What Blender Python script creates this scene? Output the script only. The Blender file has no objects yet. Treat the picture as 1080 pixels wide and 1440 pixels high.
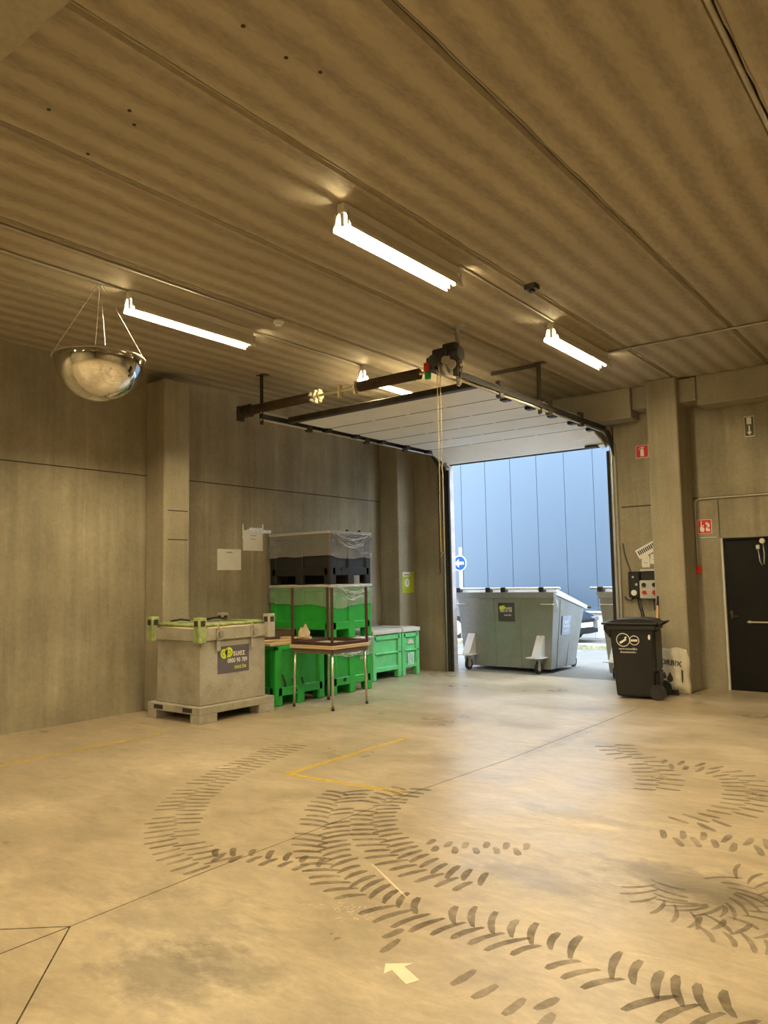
import bpy, bmesh, math, random
from mathutils import Vector, Matrix
R_ = math.radians
PI = math.pi
rnd = random.Random(7)
SC = bpy.context.scene
COL = SC.collection

# ------------------------------------------------------------------ helpers
class MB:
    """collects shapes and links them as ONE mesh object"""
    def __init__(self):
        self.bm = bmesh.new()
    def box(self, x0, x1, y0, y1, z0, z1, bev=0.0, M=None, seg=1):
        t = bmesh.new()
        bmesh.ops.create_cube(t, size=1.0)
        for v in t.verts:
            v.co = Vector(((x0+x1)/2 + v.co.x*(x1-x0), (y0+y1)/2 + v.co.y*(y1-y0), (z0+z1)/2 + v.co.z*(z1-z0)))
        if bev > 0:
            bmesh.ops.bevel(t, geom=t.edges[:], offset=bev, segments=seg, affect='EDGES', profile=.5)
        return self._merge(t, M)
    def _merge(self, t, M=None):
        me = bpy.data.meshes.new('tmp')
        if M is not None:
            bmesh.ops.transform(t, matrix=M, verts=t.verts)
        t.to_mesh(me); t.free()
        self.bm.from_mesh(me); bpy.data.meshes.remove(me)
        return self
    def cyl(self, p0, p1, r, seg=12, r2=None):
        p0, p1 = Vector(p0), Vector(p1)
        d = p1-p0
        t = bmesh.new()
        bmesh.ops.create_cone(t, cap_ends=True, segments=seg, radius1=r, radius2=r if r2 is None else r2, depth=d.length)
        for f in t.faces: f.smooth = len(f.verts) == 4
        M = Matrix.Translation((p0+p1)/2) @ d.to_track_quat('Z', 'Y').to_matrix().to_4x4()
        return self._merge(t, M)
    def tube(self, pts, r, seg=8, closed=False, radii=None):
        pts = [Vector(p) for p in pts]
        n = len(pts)
        rings = []
        up = None
        for i, p in enumerate(pts):
            if closed: tg = pts[(i+1) % n]-pts[i-1]
            else: tg = pts[min(i+1, n-1)]-pts[max(i-1, 0)]
            tg.normalize()
            if up is None:
                up = Vector((0, 0, 1)) if abs(tg.z) < .9 else Vector((1, 0, 0))
            up = (up - tg*up.dot(tg)).normalized()
            sd = tg.cross(up)
            rr = r if radii is None else radii[i]
            rings.append([self.bm.verts.new(p + (up*math.cos(a)+sd*math.sin(a))*rr) for a in [2*PI*k/seg for k in range(seg)]])
        m = n if closed else n-1
        for i in range(m):
            a, b = rings[i], rings[(i+1) % n]
            for k in range(seg):
                f = self.bm.faces.new((a[k], b[k], b[(k+1) % seg], a[(k+1) % seg])); f.smooth = True
        if not closed:
            self.bm.faces.new(rings[0]); self.bm.faces.new(rings[-1][::-1])
        return self
    def prism(self, pts, a0, a1, axis='z', M=None):
        """2-D outline extruded along an axis: x -> (y,z), y -> (x,z), z -> (x,y)"""
        def P(u, v, a):
            return (a, u, v) if axis == 'x' else (u, a, v) if axis == 'y' else (u, v, a)
        t = bmesh.new()
        A = [t.verts.new(P(u, v, a0)) for u, v in pts]
        B = [t.verts.new(P(u, v, a1)) for u, v in pts]
        n = len(pts)
        t.faces.new(A); t.faces.new(B[::-1])
        for i in range(n):
            t.faces.new((A[i], A[(i+1) % n], B[(i+1) % n], B[i]))
        bmesh.ops.recalc_face_normals(t, faces=t.faces)
        return self._merge(t, M)
    def hexa(self, c):
        """box from eight corners: four below, four above, both counter-clockwise"""
        v = [self.bm.verts.new(p) for p in c]
        for q in ((3,2,1,0),(4,5,6,7),(0,1,5,4),(1,2,6,5),(2,3,7,6),(3,0,4,7)):
            self.bm.faces.new([v[i] for i in q])
        return self
    def lathe(self, prof, c=(0,0,0), seg=32, M=None):
        t = bmesh.new()
        rings = []
        for r, z in prof:
            if r < 1e-5: rings.append([t.verts.new((0,0,z))])
            else: rings.append([t.verts.new((r*math.cos(2*PI*k/seg), r*math.sin(2*PI*k/seg), z)) for k in range(seg)])
        for a, b in zip(rings, rings[1:]):
            for k in range(seg):
                k2 = (k+1) % seg
                if len(a) == 1 and len(b) == 1: continue
                if len(a) == 1: f = t.faces.new((a[0], b[k], b[k2]))
                elif len(b) == 1: f = t.faces.new((a[k], a[k2], b[0]))
                else: f = t.faces.new((a[k], a[k2], b[k2], b[k]))
                f.smooth = True
        bmesh.ops.recalc_face_normals(t, faces=t.faces)
        return self._merge(t, M if M is not None else Matrix.Translation(Vector(c)))
    def ring(self, c, R, r, n=32, seg=8, axis='z'):
        pts = []
        for k in range(n):
            a = 2*PI*k/n; u, v = R*math.cos(a), R*math.sin(a)
            o = (u, v, 0) if axis == 'z' else (u, 0, v) if axis == 'y' else (0, u, v)
            pts.append((c[0]+o[0], c[1]+o[1], c[2]+o[2]))
        return self.tube(pts, r, seg, closed=True)
    def text(self, s, size, M, align='LEFT', depth=.0015, sx=1.0):
        cu = bpy.data.curves.new('t', 'FONT')
        cu.body = s; cu.size = size; cu.align_x = align; cu.align_y = 'CENTER'; cu.extrude = depth; cu.resolution_u = 3
        ob = bpy.data.objects.new('t', cu)
        me = bpy.data.meshes.new_from_object(ob)
        t = bmesh.new(); t.from_mesh(me)
        bmesh.ops.scale(t, vec=(sx, 1, 1), verts=t.verts)
        bpy.data.objects.remove(ob); bpy.data.curves.remove(cu); bpy.data.meshes.remove(me)
        return self._merge(t, M)
    def build(self, name, m, parent=None, label=None, recalc=True):
        if recalc: bmesh.ops.recalc_face_normals(self.bm, faces=self.bm.faces)
        me = bpy.data.meshes.new(name)
        self.bm.to_mesh(me); self.bm.free()
        me.materials.append(m)
        o = bpy.data.objects.new(name, me)
        COL.objects.link(o)
        if parent is not None: o.parent = parent
        if label: o['label'] = label
        return o

def tag(o, label, cat, group=None):
    o['label'] = label; o['category'] = cat
    if group: o['group'] = group
    return o
def thing(name, label, cat, loc=(0,0,0), rz=0.0, group=None):
    o = bpy.data.objects.new(name, None); COL.objects.link(o)
    o.empty_display_size = .1
    o.location = loc; o.rotation_euler = (0, 0, rz)
    return tag(o, label, cat, group)
def struct(o):
    o['kind'] = 'structure'; return o
def kids(o): return [c for c in bpy.data.objects if c.parent == o]
def dup(root, loc, rz, label, group=None):
    def cp(o, par):
        c = o.copy(); COL.objects.link(c)
        if par is not None: c.parent = par
        for ch in kids(o):
            if ch is not c: cp(ch, c)
        return c
    r = cp(root, None)
    r.location = loc; r.rotation_euler = (0, 0, rz)
    r['label'] = label
    if group: r['group'] = group
    return r
def face_px(x, y, z):   # text plane on a face that looks towards +X
    return Matrix(((0,0,1,x),(1,0,0,y),(0,1,0,z),(0,0,0,1)))
def face_ny(x, y, z):   # text plane on a face that looks towards -Y
    return Matrix(((1,0,0,x),(0,0,-1,y),(0,1,0,z),(0,0,0,1)))
def disc2d(cx, cy, rx, ry=None, n=28):
    ry = ry or rx
    return [(cx+rx*math.cos(2*PI*k/n), cy+ry*math.sin(2*PI*k/n)) for k in range(n)]

# ------------------------------------------------------------------ materials
def new_mat(name):
    m = bpy.data.materials.new(name); m.use_nodes = True
    nt = m.node_tree; b = nt.nodes['Principled BSDF']
    return m, nt, b
def N(nt, t, **kw):
    n = nt.nodes.new(t)
    for k, v in kw.items():
        if k in n.inputs: n.inputs[k].default_value = v
        else: setattr(n, k, v)
    return n
def plain(name, col, rough=.5, metal=0.0, var=.12, scale=6.0, bump=0.0, spec=.5, alpha=1.0, trans=0.0):
    m, nt, b = new_mat(name)
    L = nt.links.new
    tc = N(nt, 'ShaderNodeTexCoord')
    no = N(nt, 'ShaderNodeTexNoise', Scale=scale, Detail=6.0, Roughness=.6)
    L(tc.outputs['Object'], no.inputs['Vector'])
    mr = N(nt, 'ShaderNodeMapRange'); mr.inputs['From Min'].default_value=.3; mr.inputs['From Max'].default_value=.7
    mr.inputs['To Min'].default_value = 1-var; mr.inputs['To Max'].default_value = 1+var
    L(no.outputs['Fac'], mr.inputs['Value'])
    mx = N(nt, 'ShaderNodeMix', data_type='RGBA', blend_type='MULTIPLY')
    mx.inputs['Factor'].default_value = 1.0
    mx.inputs['A'].default_value = (*col, 1)
    L(mr.outputs['Result'], mx.inputs['B'])
    L(mx.outputs['Result'], b.inputs['Base Color'])
    b.inputs['Roughness'].default_value = rough
    b.inputs['Metallic'].default_value = metal
    b.inputs['Specular IOR Level'].default_value = spec
    b.inputs['Alpha'].default_value = alpha
    b.inputs['Transmission Weight'].default_value = trans
    if bump:
        bp = N(nt, 'ShaderNodeBump'); bp.inputs['Strength'].default_value = bump; bp.inputs['Distance'].default_value = .01
        L(no.outputs['Fac'], bp.inputs['Height']); L(bp.outputs['Normal'], b.inputs['Normal'])
    return m
def glow(name, col, s):
    m, nt, b = new_mat(name)
    b.inputs['Base Color'].default_value = (.8,.8,.8,1)
    b.inputs['Emission Color'].default_value = (*col, 1); b.inputs['Emission Strength'].default_value = s
    return m

def concrete(name, c1, c2, streak=0.0, scale=1.0, rough=.85, spots=.5, streak_axis='z', bump=.15):
    """cast concrete: clouds, fine grain, optional vertical run marks"""
    m, nt, b = new_mat(name); L = nt.links.new
    tc = N(nt, 'ShaderNodeTexCoord')
    n1 = N(nt, 'ShaderNodeTexNoise', Scale=1.1*scale, Detail=8.0, Roughness=.62)
    n2 = N(nt, 'ShaderNodeTexNoise', Scale=22*scale, Detail=6.0, Roughness=.7)
    L(tc.outputs['Object'], n1.inputs['Vector']); L(tc.outputs['Object'], n2.inputs['Vector'])
    cr = N(nt, 'ShaderNodeValToRGB')
    cr.color_ramp.elements[0].position = .32; cr.color_ramp.elements[0].color = (*c1, 1)
    cr.color_ramp.elements[1].position = .68; cr.color_ramp.elements[1].color = (*c2, 1)
    L(n1.outputs['Fac'], cr.inputs['Fac'])
    col = cr.outputs['Color']
    mr = N(nt, 'ShaderNodeMapRange')
    mr.inputs['From Min'].default_value=.3; mr.inputs['From Max'].default_value=.7
    mr.inputs['To Min'].default_value=1-.25*spots; mr.inputs['To Max'].default_value=1+.2*spots
    L(n2.outputs['Fac'], mr.inputs['Value'])
    mx = N(nt, 'ShaderNodeMix', data_type='RGBA', blend_type='MULTIPLY'); mx.inputs['Factor'].default_value = 1
    L(col, mx.inputs['A']); L(mr.outputs['Result'], mx.inputs['B'])
    col = mx.outputs['Result']
    if streak:
        mp = N(nt, 'ShaderNodeMapping'); mp.inputs['Scale'].default_value = (2.6, 2.6, .16)
        L(tc.outputs['Object'], mp.inputs['Vector'])
        n3 = N(nt, 'ShaderNodeTexNoise', Scale=1.6, Detail=7.0, Roughness=.68); L(mp.outputs['Vector'], n3.inputs['Vector'])
        m3 = N(nt, 'ShaderNodeMapRange')
        m3.inputs['From Min'].default_value=.38; m3.inputs['From Max'].default_value=.64
        m3.inputs['To Min'].default_value=1-.55*streak; m3.inputs['To Max'].default_value=1+.45*streak
        L(n3.outputs['Fac'], m3.inputs['Value'])
        mp2 = N(nt, 'ShaderNodeMapping'); mp2.inputs['Scale'].default_value = (7, 7, .35)
        L(tc.outputs['Object'], mp2.inputs['Vector'])
        n4 = N(nt, 'ShaderNodeTexNoise', Scale=1.3, Detail=3.0); L(mp2.outputs['Vector'], n4.inputs['Vector'])
        m4 = N(nt, 'ShaderNodeMapRange')
        m4.inputs['From Min'].default_value=.62; m4.inputs['From Max'].default_value=.74
        m4.inputs['To Min'].default_value=1; m4.inputs['To Max'].default_value=1+.55*streak
        L(n4.outputs['Fac'], m4.inputs['Value'])
        mu = N(nt, 'ShaderNodeMath', operation='MULTIPLY'); L(m3.outputs['Result'], mu.inputs[0]); L(m4.outputs['Result'], mu.inputs[1])
        mx2 = N(nt, 'ShaderNodeMix', data_type='RGBA', blend_type='MULTIPLY'); mx2.inputs['Factor'].default_value = 1
        L(col, mx2.inputs['A']); L(mu.outputs[0], mx2.inputs['B'])
        col = mx2.outputs['Result']
    L(col, b.inputs['Base Color'])
    b.inputs['Roughness'].default_value = rough; b.inputs['Specular IOR Level'].default_value = .3
    bp = N(nt, 'ShaderNodeBump'); bp.inputs['Strength'].default_value = bump; bp.inputs['Distance'].default_value = .01
    L(n2.outputs['Fac'], bp.inputs['Height']); L(bp.outputs['Normal'], b.inputs['Normal'])
    return m

def ceiling_mat():
    m, nt, b = new_mat('ceiling_concrete'); L = nt.links.new
    tc = N(nt, 'ShaderNodeTexCoord')
    sp = N(nt, 'ShaderNodeSeparateXYZ'); L(tc.outputs['Object'], sp.inputs[0])
    # five darker coarse bands per 1.2 m slab, running along Y
    nw = N(nt, 'ShaderNodeTexNoise', Scale=.8, Detail=3.0); L(tc.outputs['Object'], nw.inputs['Vector'])
    a = N(nt, 'ShaderNodeMath', operation='MULTIPLY_ADD'); L(sp.outputs['X'], a.inputs[0]); a.inputs[1].default_value = 2*PI*5/1.195; 
    wob = N(nt, 'ShaderNodeMath', operation='MULTIPLY'); L(nw.outputs['Fac'], wob.inputs[0]); wob.inputs[1].default_value = 3.2
    L(wob.outputs[0], a.inputs[2])
    s = N(nt, 'ShaderNodeMath', operation='SINE'); L(a.outputs[0], s.inputs[0])
    mp = N(nt, 'ShaderNodeMapping'); mp.inputs['Scale'].default_value = (1, .35, 1); L(tc.outputs['Object'], mp.inputs['Vector'])
    n2 = N(nt, 'ShaderNodeTexNoise', Scale=26.0, Detail=6.0, Roughness=.75); L(mp.outputs['Vector'], n2.inputs['Vector'])
    n1 = N(nt, 'ShaderNodeTexNoise', Scale=1.3, Detail=7.0, Roughness=.6); L(mp.outputs['Vector'], n1.inputs['Vector'])
    # band mask = sine + grain
    g = N(nt, 'ShaderNodeMath', operation='MULTIPLY_ADD'); L(n2.outputs['Fac'], g.inputs[0]); g.inputs[1].default_value = 5.0; L(s.outputs[0], g.inputs[2])
    g2 = N(nt, 'ShaderNodeMath', operation='MULTIPLY_ADD'); L(n1.outputs['Fac'], g2.inputs[0]); g2.inputs[1].default_value = 3.6; L(g.outputs[0], g2.inputs[2])
    mr = N(nt, 'ShaderNodeMapRange'); mr.inputs['From Min'].default_value = 3.4; mr.inputs['From Max'].default_value = 5.8
    L(g2.outputs[0], mr.inputs['Value'])
    cr = N(nt, 'ShaderNodeMix', data_type='RGBA'); L(mr.outputs['Result'], cr.inputs['Factor'])
    cr.inputs['A'].default_value = (.385,.328,.235,1); cr.inputs['B'].default_value = (.235,.20,.142,1)
    mx = N(nt, 'ShaderNodeMix', data_type='RGBA', blend_type='MULTIPLY'); mx.inputs['Factor'].default_value = 1
    m2 = N(nt, 'ShaderNodeMapRange'); m2.inputs['From Min'].default_value=.3; m2.inputs['From Max'].default_value=.7; m2.inputs['To Min'].default_value=.8; m2.inputs['To Max'].default_value=1.2
    L(n1.outputs['Fac'], m2.inputs['Value']); L(cr.outputs['Result'], mx.inputs['A']); L(m2.outputs['Result'], mx.inputs['B'])
    L(mx.outputs['Result'], b.inputs['Base Color'])
    b.inputs['Roughness'].default_value = .8; b.inputs['Specular IOR Level'].default_value = .35
    bp = N(nt, 'ShaderNodeBump'); bp.inputs['Strength'].default_value = .10; bp.inputs['Distance'].default_value = .006
    L(g.outputs[0], bp.inputs['Height']); L(bp.outputs['Normal'], b.inputs['Normal'])
    return m

def floor_mat():
    m, nt, b = new_mat('floor_concrete'); L = nt.links.new
    tc = N(nt, 'ShaderNodeTexCoord')
    n1 = N(nt, 'ShaderNodeTexNoise', Scale=.75, Detail=9.0, Roughness=.62); L(tc.outputs['Object'], n1.inputs['Vector'])
    mp = N(nt, 'ShaderNodeMapping'); mp.inputs['Scale'].default_value = (1, 1.6, 1); mp.inputs['Rotation'].default_value = (0,0,.65); L(tc.outputs['Object'], mp.inputs['Vector'])
    n2 = N(nt, 'ShaderNodeTexNoise', Scale=5.0, Detail=8.0, Roughness=.7); L(mp.outputs['Vector'], n2.inputs['Vector'])
    n3 = N(nt, 'ShaderNodeTexNoise', Scale=60.0, Detail=4.0, Roughness=.7); L(tc.outputs['Object'], n3.inputs['Vector'])
    cr = N(nt, 'ShaderNodeValToRGB'); e = cr.color_ramp.elements
    e[0].position = .30; e[0].color = (.285,.232,.156,1)
    e[1].position = .72; e[1].color = (.425,.355,.25,1)
    e.new(.5).color = (.355,.29,.20,1)
    L(n1.outputs['Fac'], cr.inputs['Fac'])
    def mul(col, fac, lo, hi, f0=.3, f1=.7):
        mr = N(nt, 'ShaderNodeMapRange'); mr.inputs['From Min'].default_value=f0; mr.inputs['From Max'].default_value=f1
        mr.inputs['To Min'].default_value=lo; mr.inputs['To Max'].default_value=hi; L(fac, mr.inputs['Value'])
        mx = N(nt, 'ShaderNodeMix', data_type='RGBA', blend_type='MULTIPLY'); mx.inputs['Factor'].default_value = 1
        L(col, mx.inputs['A']); L(mr.outputs['Result'], mx.inputs['B'])
        return mx.outputs['Result']
    col = mul(cr.outputs['Color'], n2.outputs['Fac'], .88, 1.10)
    col = mul(col, n3.outputs['Fac'], .95, 1.04)
    # pale scuffs
    n5 = N(nt, 'ShaderNodeTexNoise', Scale=3.2, Detail=10.0, Roughness=.8); L(mp.outputs['Vector'], n5.inputs['Vector'])
    col = mul(col, n5.outputs['Fac'], 1.0, 1.28, .60, .74)
    # dust: broad pale smears and darker trodden patches
    mq = N(nt, 'ShaderNodeMapping'); mq.inputs['Scale'].default_value = (1.0, 2.6, 1); mq.inputs['Rotation'].default_value = (0,0,-.66); L(tc.outputs['Object'], mq.inputs['Vector'])
    n6 = N(nt, 'ShaderNodeTexNoise', Scale=1.7, Detail=10.0, Roughness=.72, Distortion=.8); L(mq.outputs['Vector'], n6.inputs['Vector'])
    col = mul(col, n6.outputs['Fac'], .86, 1.15, .36, .64)
    n7 = N(nt, 'ShaderNodeTexNoise', Scale=9.0, Detail=8.0, Roughness=.75, Distortion=.5); L(mq.outputs['Vector'], n7.inputs['Vector'])
    col = mul(col, n7.outputs['Fac'], .92, 1.09, .36, .64)
    # oil and damp stains, each where it lies on the slab: x, y, radius x, radius y, strength
    for (x, y, rx, ry, st) in ((-2.78,2.06,.28,.20,.40),(-2.62,2.27,.30,.13,.30),(-3.2,2.45,.45,.28,.20),(-1.30,4.25,.50,.20,.42),(-1.1,4.05,.35,.22,.28),(-1.95,3.86,.45,.14,.26),(-3.4,7.2,.12,1.0,.25),(-2.25,5.0,.5,.12,.2)):
        ms = N(nt, 'ShaderNodeMapping', vector_type='TEXTURE'); ms.inputs['Location'].default_value = (x, y, 0); ms.inputs['Scale'].default_value = (rx, ry, 1)
        L(tc.outputs['Object'], ms.inputs['Vector'])
        ln = N(nt, 'ShaderNodeVectorMath', operation='LENGTH'); L(ms.outputs['Vector'], ln.inputs[0])
        ad = N(nt, 'ShaderNodeMath', operation='MULTIPLY_ADD'); L(n2.outputs['Fac'], ad.inputs[0]); ad.inputs[1].default_value = 2.4; L(ln.outputs['Value'], ad.inputs[2])
        col = mul(col, ad.outputs[0], 1-st, 1.0, 1.75, 2.5)
    L(col, b.inputs['Base Color'])
    rr = N(nt, 'ShaderNodeMapRange'); rr.inputs['From Min'].default_value=.35; rr.inputs['From Max'].default_value=.65
    rr.inputs['To Min'].default_value=.26; rr.inputs['To Max'].default_value=.48; L(n1.outputs['Fac'], rr.inputs['Value'])
    L(rr.outputs['Result'], b.inputs['Roughness'])
    b.inputs['Specular IOR Level'].default_value = .5
    bp = N(nt, 'ShaderNodeBump'); bp.inputs['Strength'].default_value = .18; bp.inputs['Distance'].default_value = .008
    L(n2.outputs['Fac'], bp.inputs['Height']); L(bp.outputs['Normal'], b.inputs['Normal'])
    return m

def dirt_mat(name, col, amount):
    """thin dirt film: patchy alpha"""
    m, nt, b = new_mat(name); L = nt.links.new
    tc = N(nt, 'ShaderNodeTexCoord')
    n = N(nt, 'ShaderNodeTexNoise', Scale=5.0, Detail=7.0, Roughness=.7); L(tc.outputs['Object'], n.inputs['Vector'])
    mr = N(nt, 'ShaderNodeMapRange'); mr.inputs['From Min'].default_value=.32; mr.inputs['From Max'].default_value=.68
    mr.inputs['To Min'].default_value=amount*.25; mr.inputs['To Max'].default_value=amount; L(n.outputs['Fac'], mr.inputs['Value'])
    L(mr.outputs['Result'], b.inputs['Alpha'])
    b.inputs['Base Color'].default_value = (*col, 1); b.inputs['Roughness'].default_value = .8; b.inputs['Specular IOR Level'].default_value=.2
    return m

def galvanised(name, col, rust=.0, rough=.55, metal=.25, dirt=(.25,.22,.12)):
    m, nt, b = new_mat(name); L = nt.links.new
    tc = N(nt, 'ShaderNodeTexCoord')
    vo = N(nt, 'ShaderNodeTexVoronoi', Scale=38.0); L(tc.outputs['Object'], vo.inputs['Vector'])
    n1 = N(nt, 'ShaderNodeTexNoise', Scale=2.4, Detail=9.0, Roughness=.68); L(tc.outputs['Object'], n1.inputs['Vector'])
    sx = N(nt, 'ShaderNodeSeparateColor'); L(vo.outputs['Color'], sx.inputs[0])
    mr = N(nt, 'ShaderNodeMapRange'); mr.inputs['To Min'].default_value=.95; mr.inputs['To Max'].default_value=1.05; L(sx.outputs[0], mr.inputs['Value'])
    mx = N(nt, 'ShaderNodeMix', data_type='RGBA', blend_type='MULTIPLY'); mx.inputs['Factor'].default_value=1; mx.inputs['A'].default_value=(*col,1)
    L(mr.outputs['Result'], mx.inputs['B'])
    f = N(nt, 'ShaderNodeMapRange'); f.inputs['From Min'].default_value=.45; f.inputs['From Max'].default_value=.75; f.inputs['To Max'].default_value=.75; L(n1.outputs['Fac'], f.inputs['Value'])
    m2 = N(nt, 'ShaderNodeMix', data_type='RGBA'); L(f.outputs['Result'], m2.inputs['Factor']); L(mx.outputs['Result'], m2.inputs['A']); m2.inputs['B'].default_value=(*dirt,1)
    col_o = m2.outputs['Result']
    if rust:
        n2 = N(nt, 'ShaderNodeTexNoise', Scale=3.1, Detail=8.0, Roughness=.75); L(tc.outputs['Object'], n2.inputs['Vector'])
        f2 = N(nt, 'ShaderNodeMapRange'); f2.inputs['From Min'].default_value=.63; f2.inputs['From Max'].default_value=.74; f2.inputs['To Max'].default_value=rust; L(n2.outputs['Fac'], f2.inputs['Value'])
        m3 = N(nt, 'ShaderNodeMix', data_type='RGBA'); L(f2.outputs['Result'], m3.inputs['Factor']); L(col_o, m3.inputs['A']); m3.inputs['B'].default_value=(.18,.10,.05,1)
        col_o = m3.outputs['Result']
    L(col_o, b.inputs['Base Color']); b.inputs['Roughness'].default_value=rough; b.inputs['Metallic'].default_value=metal
    return m

def film_mat():
    m, nt, b = new_mat('clear_plastic_film'); L = nt.links.new
    tc = N(nt, 'ShaderNodeTexCoord')
    mp = N(nt, 'ShaderNodeMapping'); mp.inputs['Scale'].default_value=(1,1,1.8); L(tc.outputs['Object'], mp.inputs['Vector'])
    n = N(nt, 'ShaderNodeTexNoise', Scale=3.0, Detail=3.0, Roughness=.5, Distortion=1.2); L(mp.outputs['Vector'], n.inputs['Vector'])
    mr = N(nt, 'ShaderNodeMapRange'); mr.inputs['From Min'].default_value=.3; mr.inputs['From Max'].default_value=.7; mr.inputs['To Min'].default_value=.28; mr.inputs['To Max'].default_value=.46; L(n.outputs['Fac'], mr.inputs['Value'])
    L(mr.outputs['Result'], b.inputs['Alpha'])
    b.inputs['Base Color'].default_value=(.46,.46,.43,1); b.inputs['Roughness'].default_value=.14; b.inputs['Specular IOR Level'].default_value=.9
    bp = N(nt, 'ShaderNodeBump'); bp.inputs['Strength'].default_value=1.0; bp.inputs['Distance'].default_value=.06
    L(n.outputs['Fac'], bp.inputs['Height']); L(bp.outputs['Normal'], b.inputs['Normal'])
    return m

WARM = (1.0, .76, .40)
M = {}
M['ceil'] = ceiling_mat(); M['floor'] = floor_mat()
M['wall'] = concrete('wall_concrete', (.24,.21,.147), (.345,.308,.225), streak=.30)
M['pillar'] = concrete('pillar_concrete', (.27,.238,.172), (.35,.312,.23), streak=.2, scale=1.4)
M['beam'] = concrete('beam_concrete', (.27,.24,.175), (.34,.305,.23), scale=1.2)
M['gap'] = plain('dark_gap', (.03,.027,.02), .9)
M['stone'] = concrete('exposed_aggregate', (.38,.33,.33), (.62,.57,.57), scale=3.5, spots=1.6, bump=.5)
M['ground'] = concrete('pale_yard_concrete', (.165,.158,.150), (.215,.207,.197), scale=.6)
M['kerbm'] = plain('mossy_kerb', (.46,.46,.30), .9, var=.4, scale=9)
M['white'] = plain('white_paint', (.78,.78,.75), .45, var=.04)
M['doorw'] = plain('white_door_skin', (.86,.85,.83), .42, var=.05, scale=3)
M['black'] = plain('black_rubber', (.009,.009,.009), .75)
M['blackp'] = plain('black_plastic', (.014,.014,.015), .45, spec=.4, var=.2)
M['binblk'] = plain('bin_plastic', (.010,.010,.010), .45, spec=.35, var=.15, scale=20, bump=.05)
M['darkmetal'] = plain('dark_oiled_steel', (.045,.036,.024), .5, .3, var=.3)
M['spring'] = plain('spring_steel', (.075,.048,.025), .5, .3, var=.3, scale=12)
M['steel'] = plain('zinc_steel', (.55,.54,.50), .38, .8, var=.15)
M['brass'] = plain('yellow_passivated_steel', (.58,.50,.30), .4, .6, var=.2)
M['galv'] = galvanised('galvanised_sheet', (.40,.395,.375), rust=.12)
M['galvold'] = galvanised('worn_grey_paint', (.37,.35,.295), rust=.7, metal=.05, rough=.7, dirt=(.17,.15,.09))
M['galvdump'] = galvanised('weathered_galvanised_sheet', (.32,.335,.35), rust=.2, metal=.6, rough=.36, dirt=(.26,.26,.18))
M['galvlite'] = galvanised('bright_galvanised_plate', (.62,.63,.64), metal=.2, rough=.5, dirt=(.5,.5,.5))
M['green'] = plain('green_plastic', (.018,.33,.035), .42, var=.16, scale=5)
M['greenlite'] = plain('pale_green_plastic', (.12,.52,.20), .5, var=.14, scale=6)  # paler green for the lidded crates by the far pillar
M['limerim'] = plain('worn_lime_paint', (.28,.345,.135), .65, var=.35, scale=14)
M['greylid'] = plain('pale_grey_plastic', (.52,.51,.47), .55, var=.08)
M['film'] = film_mat()
M['foldglint'] = plain('whitened_film_fold', (.72,.73,.73), .15, var=.25, scale=20, alpha=.75)  # film folds; the white colour stands in for their highlights
M['maroon'] = plain('dark_brown_tube', (.055,.02,.014), .42, var=.2)
M['chrome'] = plain('satin_tube', (.55,.52,.44), .32, .75, var=.15)
M['tabletop'] = plain('beech_laminate', (.50,.38,.22), .5, var=.12)
M['tableunder'] = plain('dark_board', (.10,.07,.045), .6)
M['wood'] = plain('raw_timber', (.55,.40,.22), .75, var=.25, scale=10)
M['card'] = plain('brown_cardboard', (.36,.24,.13), .8, var=.15)
M['paper'] = plain('white_paper', (.76,.75,.71), .75, var=.03)
M['ink'] = plain('grey_ink', (.06,.06,.06), .8)
M['redsign'] = plain('red_sign_face', (.60,.018,.015), .45, var=.05)
M['greensign'] = plain('green_sign_face', (.07,.085,.03), .5, var=.05)
M['lime'] = plain('lime_poster', (.42,.52,.02), .55, var=.08)
M['limeglow'] = plain('lime_logo', (.55,.68,.03), .5, var=.1)
M['sticker'] = plain('slate_sticker', (.10,.09,.115), .5, var=.1)
M['stickerdk'] = plain('charcoal_sticker', (.05,.05,.055), .5, var=.15)
M['stickerfade'] = plain('faded_blue_sticker', (.36,.42,.58), .6, var=.2, scale=14)
M['redplastic'] = plain('red_plastic', (.55,.03,.02), .4)
M['greenplastic'] = plain('green_pull', (.02,.30,.08), .5)
M['greybox'] = plain('light_grey_enclosure', (.50,.49,.44), .5, var=.05)
M['conduit'] = plain('grey_conduit', (.40,.37,.30), .5, var=.1)
M['blackdoor'] = plain('black_door_leaf', (.0035,.0035,.003), .6, spec=.15, var=.3)
M['facade'] = plain('blue_cladding', (.090,.130,.182), .45, var=.02, scale=.5)
M['facadejoint'] = plain('blue_cladding_joint', (.079,.117,.168), .6)
M['plinth'] = plain('white_plinth', (.62,.62,.60), .7, var=.03)
M['carpaint'] = plain('dark_blue_car_paint', (.035,.045,.075), .22, .3, var=.02)
M['carglass'] = plain('dark_car_glass', (.02,.025,.03), .08)
M['lampglass'] = plain('headlight_glass', (.18,.19,.21), .1, .2)
M['bluesign'] = plain('blue_sign_face', (.004,.075,.30), .4, var=.03)
M['bag'] = plain('woven_white_sack', (.62,.57,.46), .7, var=.12, scale=9, bump=.5)
M['orange'] = plain('orange_varnished_wood', (.55,.27,.06), .5, var=.2)
M['yellow'] = dirt_mat('worn_yellow_paint', (.66,.47,.04), .55)
M['arrowp'] = plain('cream_floor_paint', (.66,.60,.44), .6, var=.08)
M['tread'] = dirt_mat('tyre_dirt', (.11,.082,.05), .36)
M['treadlite'] = dirt_mat('faint_tyre_dirt', (.11,.082,.05), .27)
M['jointline'] = dirt_mat('saw_cut', (.07,.05,.03), .85)
M['flake'] = plain('pale_flakes', (.58,.52,.38), .7)
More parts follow.
